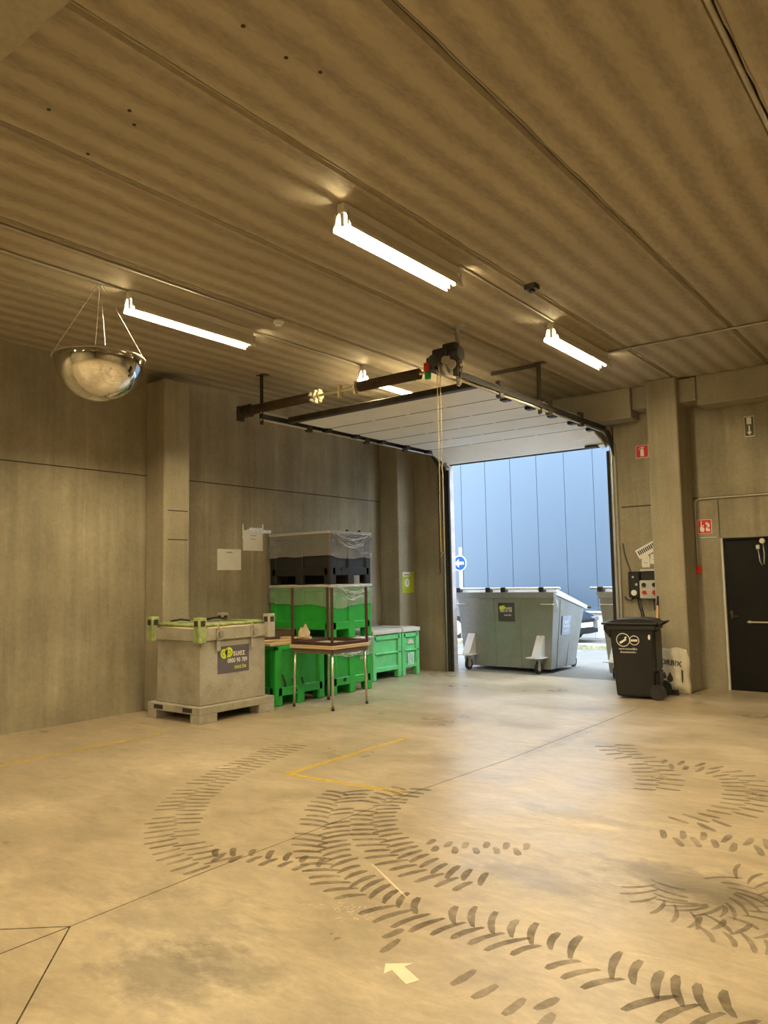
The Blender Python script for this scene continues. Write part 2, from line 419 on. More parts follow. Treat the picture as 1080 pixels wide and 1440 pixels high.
M['mirror'] = plain('mirror_dome', (.83,.81,.76), .045, 1.0, var=.02)
M['tube'] = glow('lamp_tube', (1.0,.80,.46), 620.0)
M['lampwhite'] = plain('lamp_enamel', (.72,.69,.62), .4, var=.02)

# ------------------------------------------------------------------ dimensions of the place
CZ = 4.35            # ceiling underside
XL = -8.52           # left wall
YE = 11.40           # end wall, inner face
YO = 11.58           # end wall, outer face
OX0, OX1, OZ = -7.38, -4.36, 3.57      # door opening
XR, YB = 4.2, -5.5   # right and back walls, beyond the frame
DX0, DX1, DZ = -2.87, -0.95, 2.09      # black door

# ------------------------------------------------------------------ setting
f = MB(); f.box(XL-.3, XR+.3, YB-.3, YO, -.2, 0)
floor = struct(f.build('floor', M['floor']))
g = MB(); g.box(-45, 25, YO, 45, -.2, -.002)
struct(g.build('ground', M['ground']))
c = MB()
k = 0
x = -.86 + 1.195*5
seams = []
while x > XL:
    x1 = x; x0 = max(x-1.195, XL-.2)
    if x0 < XR:
        c.prism([(x0+.012, CZ+.2), (x0+.012, CZ+.03), (x0+.03, CZ), (min(x1, XR+.2)-.03, CZ), (min(x1, XR+.2)-.012, CZ+.03), (min(x1, XR+.2)-.012, CZ+.2)], YB-.2, YO, 'y')
    seams.append(x0); x = x0
ceil = struct(c.build('ceiling', M['ceil']))
c = MB(); c.box(XL-.3, XR+.3, YB-.3, YO, CZ+.18, CZ+.35)
struct(c.build('ceiling_deck', M['gap'], ceil))
c = MB()
for s in seams:      # mortar squeezed out beside each joint
    pts = []
    y = YB
    while y < YO-.25:
        pts.append((s+.028+rnd.uniform(-.004,.004), y, CZ-.002)); y += .16
    c.tube(pts, .008, 5, radii=[rnd.uniform(.003,.011) for _ in pts])
struct(c.build('joint_mortar', M['beam'], ceil))
c = MB()
for (x, y) in ((-2.62,2.2),(-2.72,2.45),(-2.72,2.75),(-2.66,2.95),(-4.35,2.6),(-4.1,2.2),(-4.9,2.25),(-3.85,2.6),(-3.75,2.5)):
    c.cyl((x, y, CZ+.002), (x, y, CZ-.003), .012, 8)
struct(c.build('drill_hole', M['gap'], ceil))

# left wall: two courses of precast panels with a joint at 3 m
w = MB()
def panel(mb, axis, at, out, a0, a1, z0, z1, ch=.012):
    if axis == 'x': mb.prism([(a0, z0+ch), (a0+ch, z0), (a1-ch, z0), (a1, z0+ch), (a1, z1-ch), (a1-ch, z1), (a0+ch, z1), (a0, z1-ch)], min(at, out), max(at, out), 'x')
    else: mb.prism([(a0, z0+ch), (a0+ch, z0), (a1-ch, z0), (a1, z0+ch), (a1, z1-ch), (a1-ch, z1), (a0+ch, z1), (a0, z1-ch)], min(at, out), max(at, out), 'y')
for (a0, a1) in ((YB-.3, .2), (.2, 6.18), (6.18, YO)):
    panel(w, 'x', XL, XL-.25, a0, a1, 0, 2.995)
    panel(w, 'x', XL, XL-.25, a0, a1, 3.005, CZ+.1)
w.box(XL-.3, XL-.02, YB, YO, 0, CZ+.1)
struct(w.build('wall_left', M['wall']))
# end wall around the opening and the black door
w = MB()
JZ = 2.62
panel(w, 'y', YE, YO, XL, OX0, 0, JZ); panel(w, 'y', YE, YO, XL, OX0, JZ, CZ+.1)
panel(w, 'y', YE, YO, OX1, -3.4, 0, JZ); panel(w, 'y', YE, YO, OX1, -3.4, JZ, CZ+.1)
w.box(OX0-.02, OX1+.02, YE, YO, OZ+.04, CZ+.1)
panel(w, 'y', YE, YO, -3.4, DX0, 0, JZ+.05); panel(w, 'y', YE, YO, -3.4, XR, JZ+.05, CZ+.1)
w.box(DX0-.01, DX1+.01, YE, YO, DZ, JZ+.05)
w.box(DX1, XR+.3, YE, YO, 0, JZ+.05)
struct(w.build('wall_end', M['wall']))
w = MB(); w.box(OX0-.13, OX0+.004, YO-.1, YO+.02, 0, OZ+.1)
w.box(OX1-.004, OX1+.13, YO-.1, YO+.02, 0, OZ+.1); w.box(-16, OX0-.13, YO, YO+.02, 0, 7); w.box(OX1+.13, 6, YO, YO+.02, 0, 7); w.box(OX0-.13, OX1+.13, YO, YO+.02, OZ+.1, 7)
struct(w.build('wall_outside', M['stone']))
w = MB(); w.box(XR, XR+.3, YB, YO, 0, CZ+.1); struct(w.build('wall_right', M['wall']))
w = MB(); w.box(XL-.3, XR+.3, YB-.3, YB, 0, CZ+.1); struct(w.build('wall_back', M['wall']))
w = MB(); w.box(-3.22, XR, YE-.006, YE+.004, 2.668, 2.682); w.box(OX1+.1, -3.6, YE-.004, YE+.004, 2.615, 2.632)
w.box(XL-.004, XL+.004, .2, YE, 2.994, 3.006)
struct(w.build('trim_1', M['gap']))

# pillars
p = MB(); p.box(XL, -8.12, 5.98, 6.38, 0, 4.23, .018)
struct(p.build('pillar', M['pillar']))
p = MB()
for z in (2.15, 2.52): p.box(-8.123, -8.118, 6.03, 6.34, z, z+.012)
struct(p.build('pillar_scar', M['gap'], bpy.data.objects['pillar']))
p = MB(); p.box(XL, -8.10, 10.9, YE, 0, CZ, .012)
struct(p.build('pillar', M['pillar']))
p = MB(); p.box(-3.63, -3.21, 10.84, YE, 0, CZ, .014)
struct(p.build('pillar', M['pillar']))
# beams
p = MB()
p.box(XL, -3.92, 11.02, YE, 3.90, CZ, .012)
p.box(-3.92, -3.60, 11.10, YE, 4.02, CZ, .01)
struct(p.build('ceiling_beam', M['beam']))
p = MB()
p.box(-2.99, XR, 11.02, YE, 3.93, CZ, .012); p.box(-3.23, -2.985, 10.98, YE, 4.0, CZ-.02, .01)
struct(p.build('ceiling_beam', M['beam']))
p = MB(); p.box(XL, XR, 1.0, 1.535, 3.9, CZ, .012)
struct(p.build('ceiling_beam', M['beam']))

# floor markings and marks (children of the floor)
d = MB(); H = .0012
def strip(mb, a, b, w, h=H):
    a, b = Vector((*a, 0)), Vector((*b, 0)); t = (b-a).normalized(); n = Vector((-t.y, t.x, 0))*w/2
    mb.prism([((a-n).x,(a-n).y), ((b-n).x,(b-n).y), ((b+n).x,(b+n).y), ((a+n).x,(a+n).y)], .0002, h, 'z')
strip(d, (-4.73,6.41), (-4.70,4.68), .05); strip(d, (-4.70,4.71), (-3.55,4.78), .05)
d.build('yellow_line', M['yellow'], floor, 'worn yellow painted corner line')
d = MB(); strip(d, (-7.08,3.0), (-7.08,5.2), .05)
d.build('yellow_line', M['yellow'], floor, 'faint yellow painted line along left wall')
d = MB(); d.prism([(-2.085,2.655),(-1.992,2.725),(-2.005,2.680),(-1.893,2.628),(-1.918,2.572),(-2.030,2.628),(-2.040,2.585)], .0002, .0016, 'z')
d.build('floor_arrow', M['arrowp'], floor, 'cream arrow sticker on floor')
d = MB()
for a, b in (((-2.9,1.5),(-3.51,2.07)),((-3.51,1.2),(-3.51,2.07)),((-4.4,1.3),(-3.51,2.07))):
    strip(d, a, b, .007, .0008)
d.build('control_joint', M['jointline'], floor, 'thin dark saw cut')
d = MB(); strip(d, (-2.84,3.51), (-2.41,3.25), .010); strip(d, (-5.36,4.52), (-5.27,4.66), .04)
for i in range(60):
    cx, cy = rnd.gauss(-2.55, .09), rnd.gauss(2.97, .06)
    a = rnd.uniform(0, PI); l = rnd.uniform(.003,.013)
    strip(d, (cx-l*math.cos(a), cy-l*math.sin(a)), (cx+l*math.cos(a), cy+l*math.sin(a)), rnd.uniform(.002,.005))
d.build('scuff', M['flake'], floor, 'pale scratches and flakes')

def catmull(P, step=.008):
    P = [Vector((*p, 0)) for p in P]
    P = [2*P[0]-P[1]] + P + [2*P[-1]-P[-2]]
    out = []
    for i in range(1, len(P)-2):
        n = max(2, int((P[i+1]-P[i]).length/step))
        for k in range(n):
            t = k/n
            a, b, c_, d_ = P[i-1], P[i], P[i+1], P[i+2]
            out.append(.5*((2*b)+(c_-a)*t+(2*a-5*b+4*c_-d_)*t*t+(3*b-a-3*c_+d_)*t**3))
    return out
def tyre(P, width, pitch, mat, label, lug=.042, skew=.22, sides=(1,-1), drop=.05):
    C = catmull(P); mb = MB(); acc = 0; last = C[0]; kk = 0
    for i in range(1, len(C)-1):
        acc += (C[i]-last).length; last = C[i]
        if acc < pitch/len(sides): continue
        acc = 0; sd = sides[kk % len(sides)]; kk += 1
        if rnd.random() < drop: continue
        t = (C[i+1]-C[i-1]).normalized(); n = Vector((-t.y, t.x, 0))*sd
        l0, l1 = rnd.uniform(-.10,.02)*width, width*.5*rnd.uniform(.85,1.08)
        A, B = [], []
        for q in range(6):
            u = q/5; s_ = l0+(l1-l0)*u
            ctr = C[i] + n*s_ + t*skew*(s_ - .25*width*u*u)
            hw = lug*(.5,.9,1,1,.95,.55)[q]*rnd.uniform(.85,1.1)/2
            A.append(ctr - t*hw); B.append(ctr + t*hw)
        pts = [(v.x, v.y) for v in A] + [(v.x, v.y) for v in B[::-1]]
        mb.prism(pts, .0003, .0014, 'z')
    return mb.build('tyre_track', mat, floor, label)
tyre([(-5.5,5.6),(-5.29,4.9),(-5.13,4.41),(-4.9,3.91),(-4.62,3.55),(-4.33,3.27),(-4.05,3.09),(-3.78,2.99),(-3.5,2.93)], .36, .088, M['treadlite'], 'pale curved tyre track at left', lug=.034)
tyre([(-3.74,3.06),(-3.57,3.17),(-3.43,3.23),(-3.25,3.28),(-3.05,3.32)], .24, .10, M['tread'], 'dark short tyre track', skew=-.5)
tyre([(-3.95,4.6),(-3.77,4.23),(-3.49,3.83),(-3.26,3.55),(-3.04,3.37),(-2.76,3.22),(-2.54,3.14),(-2.36,3.12),(-2.21,3.14),(-2.01,3.17),(-1.78,3.18),(-1.57,3.17),(-1.36,3.13),(-1.16,3.09),(-1.0,3.07),(-.75,3.08)], .36, .088, M['tread'], 'long tyre track crossing the foreground', skew=-.75, drop=.10)
tyre([(-3.59,4.95),(-3.53,4.46),(-3.33,4.13),(-3.08,3.89),(-2.84,3.71),(-2.62,3.63),(-2.40,3.60),(-2.15,3.62)], .34, .088, M['tread'], 'curved tyre track in the middle', skew=-.4)
tyre([(-2.82,3.93),(-2.61,4.0),(-2.44,4.10),(-2.2,4.24)], .22, .11, M['treadlite'], 'short faint tyre track')
tyre([(-2.9,7.3),(-2.71,6.96),(-2.39,6.69),(-2.14,6.27),(-2.03,5.83)], .36, .13, M['treadlite'], 'faint tyre track in front of pillar')
tyre([(-2.33,6.73),(-2.05,6.78),(-1.78,6.72),(-1.56,6.50),(-1.45,6.14),(-1.42,5.78),(-1.48,5.45),(-1.62,5.2)], .34, .12, M['treadlite'], 'looped tyre track at right')
tyre([(-1.48,4.2),(-1.38,3.95),(-1.17,3.88),(-1.02,3.97),(-.95,4.2),(-1.05,4.42),(-1.19,4.5)], .32, .07, M['treadlite'], 'tight tyre turn at right', lug=.026, skew=1.0)
tyre([(-1.2,3.72),(-1.06,3.76),(-.9,3.78),(-.7,3.75)], .28, .08, M['treadlite'], 'short tyre track at right edge', lug=.03, skew=.8)
tyre([(-1.7,4.85),(-1.53,4.94),(-1.36,5.0),(-1.15,5.02),(-.9,5.15)], .30, .11, M['treadlite'], 'faint tyre track at right edge')
tyre([(-2.3,2.85),(-2.0,2.83),(-1.77,2.81),(-1.54,2.74),(-1.2,2.68)], .26, .13, M['treadlite'], 'faint tyre track beside arrow', drop=.3)

d = MB()
for a, b in (((-3.51,2.07),(-3.53,2.9)),((-3.53,2.9),(-3.50,4.9)),((-3.50,4.9),(-3.42,6.2)),((-3.42,6.2),(-3.40,9.4))): strip(d, a, b, .007, .0008)
d.build('control_joint', dirt_mat('filled_joint', (.10,.075,.045), .55), floor, 'faint brown filled joint')

# ------------------------------------------------------------------ tube lamps
def make_lamp(loc, label):
    t = thing('tube_lamp', label, 'lamp', loc, 0, 'fluorescent lamps under the ceiling')
    L = 1.55                                   # runs along +Y from the origin, origin at the ceiling
    b = MB(); b.box(-.035,.035, 0, L, -.075, -.0005, .004); b.build('batten', M['lampwhite'], t)
    b = MB()
    o = [(-.085,-.20), (-.085,-.175), (-.04,-.076), (.04,-.076), (.085,-.175), (.085,-.20)]
    i_ = [(.082,-.20), (.082,-.176), (.037,-.080), (-.037,-.080), (-.082,-.176), (-.082,-.20)]
    b.prism(o+i_, .01, L-.01, 'y'); b.build('reflector', M['lampwhite'], t)
    b = MB(); b.cyl((0,.035,-.148), (0,L-.035,-.148), .015, 10); b.build('tube', M['tube'], t)
    for y in (.02, L-.02):
        b = MB(); b.box(-.016,.016, y-.012, y+.012, -.172, -.078, .004)
        b.build('lamp_holder', M['white'], t)
    for sx in (-.06, .06):
        for y in (.012, L-.012):
            b = MB(); b.box(sx-.006, sx+.006, y-.008, y+.008, -.18, -.075, .002); b.build('spring_clip', M['steel'], t)
    return t
lamp = make_lamp((-3.53, 4.12, CZ), 'large tube lamp nearest the camera, in the middle of the ceiling')
G = 'fluorescent lamps under the ceiling'
dup(lamp, (-3.53, 7.58, CZ), 0, 'tube lamp on the ceiling above the right end of the raised door', G)
dup(lamp, (-6.17, 4.12, CZ), 0, 'tube lamp beside the hanging mirror dome', G)
dup(lamp, (-6.12, 7.52, CZ), 0, 'tube lamp half hidden behind the door spring shaft', G)
for (x, y) in ((-.62,-.75),(-.62,5.4),(2.0,1.7),(2.0,5.4),(-6.17,-.6),(-6.17,-2.3),(-.62,-2.4),(-3.53,-3.9),(-6.17,-3.9)):
    dup(lamp, (x, y, CZ), 0, 'tube lamp on the ceiling outside the picture', G)

# conduits
def conduit(pts, r, label, parent=None):
    b = MB(); b.tube(pts, r, 8)
    o = b.build('conduit', M['conduit'], parent)
    return tag(o, label, 'pipe')
conduit([(-6.17,1.6,CZ-.012), (-6.17,4.10,CZ-.012)], .012, 'grey ceiling conduit running from the left edge to the mirror side lamp')
conduit([(-5.72,1.6,CZ-.012), (-5.70,5.55,CZ-.012)], .012, 'grey ceiling conduit running to the small white detector')
conduit([(-6.15,5.68,CZ-.012), (-6.12,7.50,CZ-.012)], .011, 'grey ceiling conduit between the mirror side lamp and the hidden lamp')
conduit([(-3.46,5.62,CZ-.012), (-3.48,7.56,CZ-.012)], .010, 'thin ceiling conduit between the two middle lamps')
conduit([(-3.45,9.04,CZ-.017), (-.5,9.12,CZ-.017), (4,9.2,CZ-.017)], .013, 'grey conduit crossing the ceiling to the right edge')
conduit([(-.86,1.6,CZ-.014), (-.86,10.9,CZ-.014)], .014, 'pale conduit along the ceiling joint in the top right corner')
b = MB(); b.tube([(-2.2+3.5,YE-.02,2.66),(-3.2,YE-.02,2.66),(-3.245,YE-.02,2.64),(-3.26,YE-.02,2.6),(-3.26,YE-.02,1.70)], .014, 8)
# the last run sits on the wall just right of the pillar
for v in b.bm.verts: v.co.x += .075
tag(b.build('conduit', M['conduit']), 'pale wall conduit turning down beside the pillar to the red call point', 'pipe')
b = MB(); b.tube([(-3.18,YE-.008,2.105),(-2.90,YE-.008,2.105)], .007, 6)
tag(b.build('conduit', M['white']), 'thin white conduit between pillar and black door', 'pipe')
b = MB(); b.cyl((-5.70,5.62,CZ-.0005), (-5.70,5.62,CZ-.035), .055, 16); b.cyl((-5.70,5.62,CZ-.035), (-5.70,5.62,CZ-.06), .038, 16)
tag(b.build('smoke_detector', M['white']), 'small white detector on the ceiling above the mirror side lamp', 'detector')
b = MB(); b.box(-3.25,-3.13,6.43,6.53,CZ-.05,CZ-.0005,.006); b.cyl((-3.19,6.48,CZ-.05),(-3.19,6.48,CZ-.075),.03,12)
tag(b.build('ceiling_sensor', M['darkmetal']), 'small dark sensor box on the ceiling between the two middle lamps', 'sensor')

# ------------------------------------------------------------------ hanging mirror dome
t = thing('mirror_dome', 'hanging half-sphere safety mirror below the ceiling at left', 'mirror', (-6.22, 3.86, 3.645))
r = .395
prof = [(r*math.cos(a), -r*.98*math.sin(a)) for a in [PI/2*k/20 for k in range(21)]]
prof[-1] = (0, -r*.98)
inner = [(max(0, q[0]-.004) if q[0] > .004 else 0, q[1]+.004) for q in prof[::-1]]
b = MB(); b.lathe(prof+inner, seg=64); b.build('dome', M['mirror'], t)
b = MB(); b.lathe([(r+.011,-.005),(r+.011,.005),(r-.004,.005),(r-.004,-.005),(r+.011,-.005)], seg=64); b.build('rim', M['steel'], t)
for a in (58, 155, 238, 335):
    ca, sa = math.cos(R_(a)), math.sin(R_(a))
    b = MB()
    p0 = Vector(((r+.008)*ca, (r+.008)*sa, .004)); p1 = Vector((.02*ca, .02*sa, CZ-3.645-.012))
    n = 34
    b.tube([p0.lerp(p1, i/n) for i in range(n+1)], .003, 5, radii=[.0045 if i % 2 else .0022 for i in range(n+1)])
    b.build('chain', M['steel'], t)
b = MB(); b.cyl((0,0,CZ-3.645-.03),(0,0,CZ-3.645-.0005),.028,12); b.build('ceiling_hook', M['steel'], t)

# ------------------------------------------------------------------ raised sectional door
t = thing('overhead_door', 'white sectional door raised flat under the ceiling above the opening', 'door', (0,0,0))
LX0, LX1, LZ = -7.33, -4.43, 3.775
ys = [7.55, 8.19, 8.83, 9.47, 10.11, 10.75]
for i in range(5):
    b = MB(); b.box(LX0, LX1, ys[i]+.004, ys[i+1]-.004, LZ, LZ+.042, .006)
    for q in range(1, 8): b.box(LX0+.05, LX1-.05, ys[i]+.08*q-.003, ys[i]+.08*q+.003, LZ-.0015, LZ+.01)
    b.build('door_panel', M['doorw'], t)
for y in ys[1:]:
    b = MB(); b.box(LX0, LX1, y-.007, y+.007, LZ-.0025, LZ+.03); b.build('panel_joint', M['darkmetal'], t)
Mx = Matrix.Translation((0, 10.755, LZ)) @ Matrix.Rotation(-math.atan2(.205,.55), 4, 'X')
b = MB(); b.box(LX0, LX1, 0, .575, 0, .042, .006, Mx)
for q in range(1, 8): b.box(LX0+.05, LX1-.05, .07*q-.003, .07*q+.003, -.0025, .01, 0, Mx)
b.build('door_panel', M['doorw'], t)
b = MB(); b.box(LX0, LX1, .572, .612, -.006, .045, .006, Mx); b.build('bottom_seal', M['black'], t)
b = MB(); b.box(LX0-.05, LX1+.05, 7.44, 7.545, LZ-.015, LZ+.06, .008); b.build('top_stiffener', M['darkmetal'], t)
for i, y in enumerate(ys[1:]):
    for sx, xx in ((-1, LX0), (1, LX1)):
        b = MB(); b.box(xx-.055, xx+.055, y-.055, y+.055, LZ-.05, LZ-.002, .006)
        b.cyl((xx-.02*sx, y, LZ-.028), (xx+.085*sx, y, LZ-.028), .011, 8)
        b.build('roller_hinge', M['blackp'], t)
    for q in (.3, .5, .7):
        xx = LX0+(LX1-LX0)*q
        b = MB(); b.box(xx-.02, xx+.02, y-.035, y+.035, LZ-.010, LZ-.001, .002); b.build('middle_hinge', M['doorw'], t)
for xx in (LX0+.03, LX1-.03):
    b = MB(); b.box(xx-.05, xx+.05, .48, .60, -.03, 0, .005, Mx); b.build('bottom_bracket', M['steel'], t)
b = MB(); b.box(LX1-.30, LX1-.10, .50, .565, -.035, 0, .006, Mx); b.build('lifting_handle', M['darkmetal'], t)

# tracks: C channel along X sides
def track(name, x, sx, label):
    t = thing(name, label, 'track', (x, 0, 0))
    def rail(z, y0, yv, rad, low):
        pts = [(0, y0, z), (0, yv-rad, z)]
        for k in range(1, 9):
            a = PI/2*k/8; pts.append((0, yv-rad+rad*math.sin(a), z-rad+rad*math.cos(a)))
        pts.append((0, yv, low))
        b = MB()
        b.tube(pts, .015, 6); return b
    rail(3.74, 6.98, YE-.075, .33, 0.0).build('lower_rail', M['steel'], t)
    b = MB(); b.box(-.014,.014,6.98,11.0,3.822,3.846,.004); b.build('upper_rail', M['galv'], t)
    b = MB(); b.box(-.012+.02*sx,.012+.02*sx,6.98,11.05,3.755,3.822,.003); b.build('rail_gap_shade', M['black'], t)  # black strip stands in for the shaded gap between the rails
    b = MB(); b.box(-.045*1,.045,YE-.055,YE-.002,0,3.6,.004); b.build('upright', M['galv'] if sx > 0 else M['darkmetal'], t)
    b = MB(); b.box(-.028-.07*sx,.028-.07*sx,YE-.05,YE-.003,0,3.5,.006); b.build('side_seal', M['black'], t)
    for yb in ((7.02, 8.96) if sx > 0 else (7.02,)):
        b = MB(); b.box(-.028,.028,yb-.028,yb-.02,3.68,CZ-.001); b.box(-.028,-.02,yb-.028,yb+.028,3.68,CZ-.001)
        b.box(-.08,.08,yb-.05,yb+.05,CZ-.008,CZ-.0005)
        b.build('hanger', M['galv'] if (yb < 8 and sx > 0) else M['darkmetal'], t)
    for (ya, za) in ((7.9,3.66),(9.2,3.66),(10.2,3.66)):
        b = MB(); b.box(-.03,.03,ya-.05,ya+.05,3.70,3.90,.004); b.build('splice_plate', M['darkmetal'], t)
    b = MB(); b.prism([(YE-.44,3.78),(YE-.06,3.40),(YE-.06,3.62),(YE-.22,3.78)], -.004+.03*sx, .004+.03*sx, 'x'); b.build('corner_plate', M['darkmetal'], t)
    return t
trk = track('door_track', -4.345, 1, 'steel door track on the right side of the opening')
track('door_track', -7.42, -1, 'steel door track on the left side of the opening, along the wall')
b = MB(); b.box(-.7, -.02, 8.93, 8.97, CZ-.05, CZ-.001, .004)
b.build('ceiling_brace', M['darkmetal'], trk)

# spring shaft with motor
t = thing('spring_shaft', 'dark torsion spring shaft with motor hung across behind the raised door', 'door motor', (0, 7.0, 3.90))
b = MB(); b.cyl((-7.86,0,0), (-4.28,0,0), .016, 12); b.build('shaft', M['brass'], t)
def coil(x0, x1, R):
    b = MB(); n = int((x1-x0)/.016); pts = []; rr = []
    b.cyl((x0,0,0), (x1,0,0), R*.93, 18)
    for i in range(n*2): b.cyl((x0+(x1-x0)*i/(n*2), 0, 0), (x0+(x1-x0)*(i+.6)/(n*2), 0, 0), R, 18)
    return b
coil(-7.62, -6.52, .062).build('torsion_spring', M['spring'], t)
coil(-5.74, -4.86, .062).build('torsion_spring', M['spring'], t)
for x in (-6.45, -6.38, -6.05, -5.80):
    b = MB(); b.cyl((x-.018,0,0),(x+.018,0,0),.055 if x != -6.05 else .035,14); b.box(x-.012,x+.012,-.03,.03,-.085,.075,.003); b.build('spring_plug', M['brass'], t)
for x in (-7.70, -4.50):
    b = MB(); b.cyl((x-.05,0,0),(x+.05,0,0),.075,20); b.cyl((x-.055,0,0),(x-.045,0,0),.09,20); b.cyl((x+.045,0,0),(x+.055,0,0),.09,20); b.build('cable_drum', M['darkmetal'] if x < -6 else M['steel'], t)
for x in (-7.84, -4.36):
    b = MB(); b.box(x-.03,x+.03,-.05,.05,-.12,.08,.004); b.cyl((x-.045,0,0),(x+.045,0,0),.04,14); b.build('bearing_plate', M['darkmetal'], t)
b = MB()
b.box(-4.71,-4.60,-.10,.09,-.02,.13,.012); b.box(-4.62,-4.42,-.12,.10,.04,.20,.016); b.cyl((-4.52,-.02,.12),(-4.30,-.02,.12),.075,18); b.cyl((-4.60,-.13,.08),(-4.60,.09,.08),.06,16)
b.box(-4.50,-4.33,-.09,.03,.17,.245,.012)
mo = b.build('motor', M['blackp'], t)
b = MB(); b.box(-4.48,-4.38,-.125,-.10,.02,.09,.004); b.cyl((-4.44,-.13,.05),(-4.44,-.10,.05),.045,16); b.cyl((-4.36,-.13,-.01),(-4.36,-.10,-.01),.05,16); b.build('gear_cover', M['steel'], mo)
b = MB(); b.box(-4.735,-4.665,-.11,-.06,-.02,.075,.008); b.build('red_pull', M['redplastic'], mo, 'red pull handle')
b = MB(); b.box(-4.735,-4.665,-.10,-.05,-.11,-.025,.012); b.build('green_pull', M['greenplastic'], mo, 'green pull handle')
for k in range(2):
    x = -4.575+.04*k
    b = MB(); n = 150 if k == 0 else 190
    z0, z1 = -.02, -1.40-.62*k
    pts = [(x, -.08, z0+(z1-z0)*i/n) for i in range(n+1)]
    b.tube(pts, .004, 4, radii=[.0065 if i % 2 else .0035 for i in range(n+1)])
    if k == 1:
        zz = z1+.62
        b.tube([(x-.045*math.sin(PI/2*q/6), -.08, z1-.02+.02*math.cos(PI*q/6)) for q in range(7)], .005, 4)
        b.tube([(x-.045, -.08, z1+(zz-z1)*i/50) for i in range(51)], .004, 4, radii=[.0065 if i % 2 else .0035 for i in range(51)])
    b.build('chain', M['brass'], mo)
# electrical cable on the left track
b = MB(); b.tube([(-7.30+.02, YE-.012, 3.5-.06*i) if False else (-7.56+.008*math.sin(i*1.9), YE-.02, 3.45-.03*i) for i in range(60)], .006, 5)
tag(b.build('hanging_cable', M['blackp']), 'black cable hanging beside the left door track', 'cable')

# ------------------------------------------------------------------ black double door (right)
dr = MB()
dr.box(DX0+.03, -1.93, YE+.03, YE+.08, .012, DZ-.03, .003)
door = struct(dr.build('door_1', M['blackdoor']))
b = MB(); b.box(-1.92, DX1-.03, YE+.03, YE+.08, .012, DZ-.03, .003); struct(b.build('door_leaf', M['blackdoor'], door))
b = MB(); b.box(DX0+.008, DX1-.008, YO-.05, YO-.01, 0, DZ-.003); struct(b.build('door_backing', M['gap'], door))
b = MB(); b.box(DX0, DX0+.028, YE-.012, YE+.10, 0, DZ-.002, .003); struct(b.build('door_frame', M['greylid'], door))
b = MB(); b.box(DX0+.028, DX1, YE-.004, YE+.10, DZ-.03, DZ-.002, .003); struct(b.build('door_head', M['blackdoor'], door))
b = MB(); b.box(-2.58, -2.05, YE-.025, YE-.010, .925, .945, .004); b.box(-2.57,-2.54,YE-.012,YE+.03,.92,.95); b.box(-2.10,-2.07,YE-.012,YE+.03,.92,.95); struct(b.build('push_bar', M['steel'], door))
b = MB(); b.box(-2.795,-2.765,YE+.018,YE+.032,.98,1.09,.004); b.box(-2.78,-2.70,YE+.005,YE+.018,1.0,1.018,.004); struct(b.build('door_handle', M['darkmetal'], door))
b = MB(); b.cyl((-2.34,YE+.03,2.03),(-2.34,YE-.005,2.03),.035,16)
b.tube([(-2.335,YE+.02,2.0),(-2.325,YE+.02,1.85),(-2.335,YE+.02,1.72),(-2.36,YE+.02,1.70),(-2.385,YE+.02,1.76),(-2.40,YE+.02,1.93)], .008, 6)
b.box(-2.425,-2.375,YE+.005,YE+.03,1.92,1.98,.006); struct(b.build('door_stay', M['steel'], door))

# ------------------------------------------------------------------ signs on the end wall
def sign(name, label, x0, x1, z0, z1, face, y=YE):
    t = thing(name, label, 'sign', ((x0+x1)/2, y, (z0+z1)/2))
    w, h = (x1-x0)/2, (z1-z0)/2
    b = MB(); b.box(-w, w, -.006, -.0005, -h, h, .002); b.build('plate', M['white'], t)
    b = MB(); b.box(-w*.92, w*.92, -.0072, -.005, -h*.93, h*.93); b.build('face', face, t)
    return t, w, h
def pict(t, polys, name='pictogram', m='white'):
    b = MB()
    for p_ in polys: b.prism(p_, -.0086, -.0068, 'y')
    return b.build(name, M[m], t)
t, w, h = sign('fire_extinguisher_sign', 'red square extinguisher sign high on the wall left of the pillar', -4.0, -3.81, 3.34, 3.53, M['redsign'])
pict(t, [[(-.026,-.07),(.026,-.07),(.026,.025),(.014,.042),(-.014,.042),(-.026,.025)], [(-.012,.045),(.012,.045),(.012,.058),(.034,.060),(.034,.070),(-.012,.070)], [(-.05,.02),(-.043,.02),(-.043,.052),(-.012,.058),(-.012,.066),(-.05,.058)]])
t, w, h = sign('exit_sign', 'dark green upright sign with doorway and down arrow high on the right wall', -2.475, -2.35, 3.47, 3.755, M['greensign'])
pict(t, [[(-.030,.03),(.030,.03),(.030,.125),(-.030,.125)], [(-.009,.01),(.009,.01),(.009,-.075),(.032,-.075),(0,-.122),(-.032,-.075),(-.009,-.075)]])
t, w, h = sign('fire_alarm_sign', 'red square fire alarm sign with hand and flames beside the pillar', -3.165, -2.975, 2.165, 2.365, M['redsign'])
flame = lambda x, z, s: [(x,z-.03*s),(x+.014*s,z-.018*s),(x+.010*s,z+.006*s),(x+.016*s,z+.022*s),(x+.002*s,z+.012*s),(x-.004*s,z+.035*s),(x-.012*s,z+.008*s),(x-.016*s,z-.014*s)]
pict(t, [[(-.055,-.075),(-.012,-.075),(-.004,-.03),(-.012,-.012),(-.040,-.008),(-.040,.055),(-.050,.058),(-.054,.0),(-.066,-.01),(-.068,-.045)], [(-.034,.0),(-.010,.004),(-.012,.022),(-.034,.018)], disc2d(-.045,.066,.010,n=12), flame(.030,-.04,1.2), flame(.052,.02,1.2), flame(.025,.045,.8), flame(.060,-.05,.8)])
t = thing('call_point', 'small round red alarm call point at the end of the wall conduit', 'alarm button', (-3.185, YE, 1.655))
b = MB(); b.box(-.045,.045,-.045,-.0005,-.05,.05,.008); b.build('housing', M['redplastic'], t)
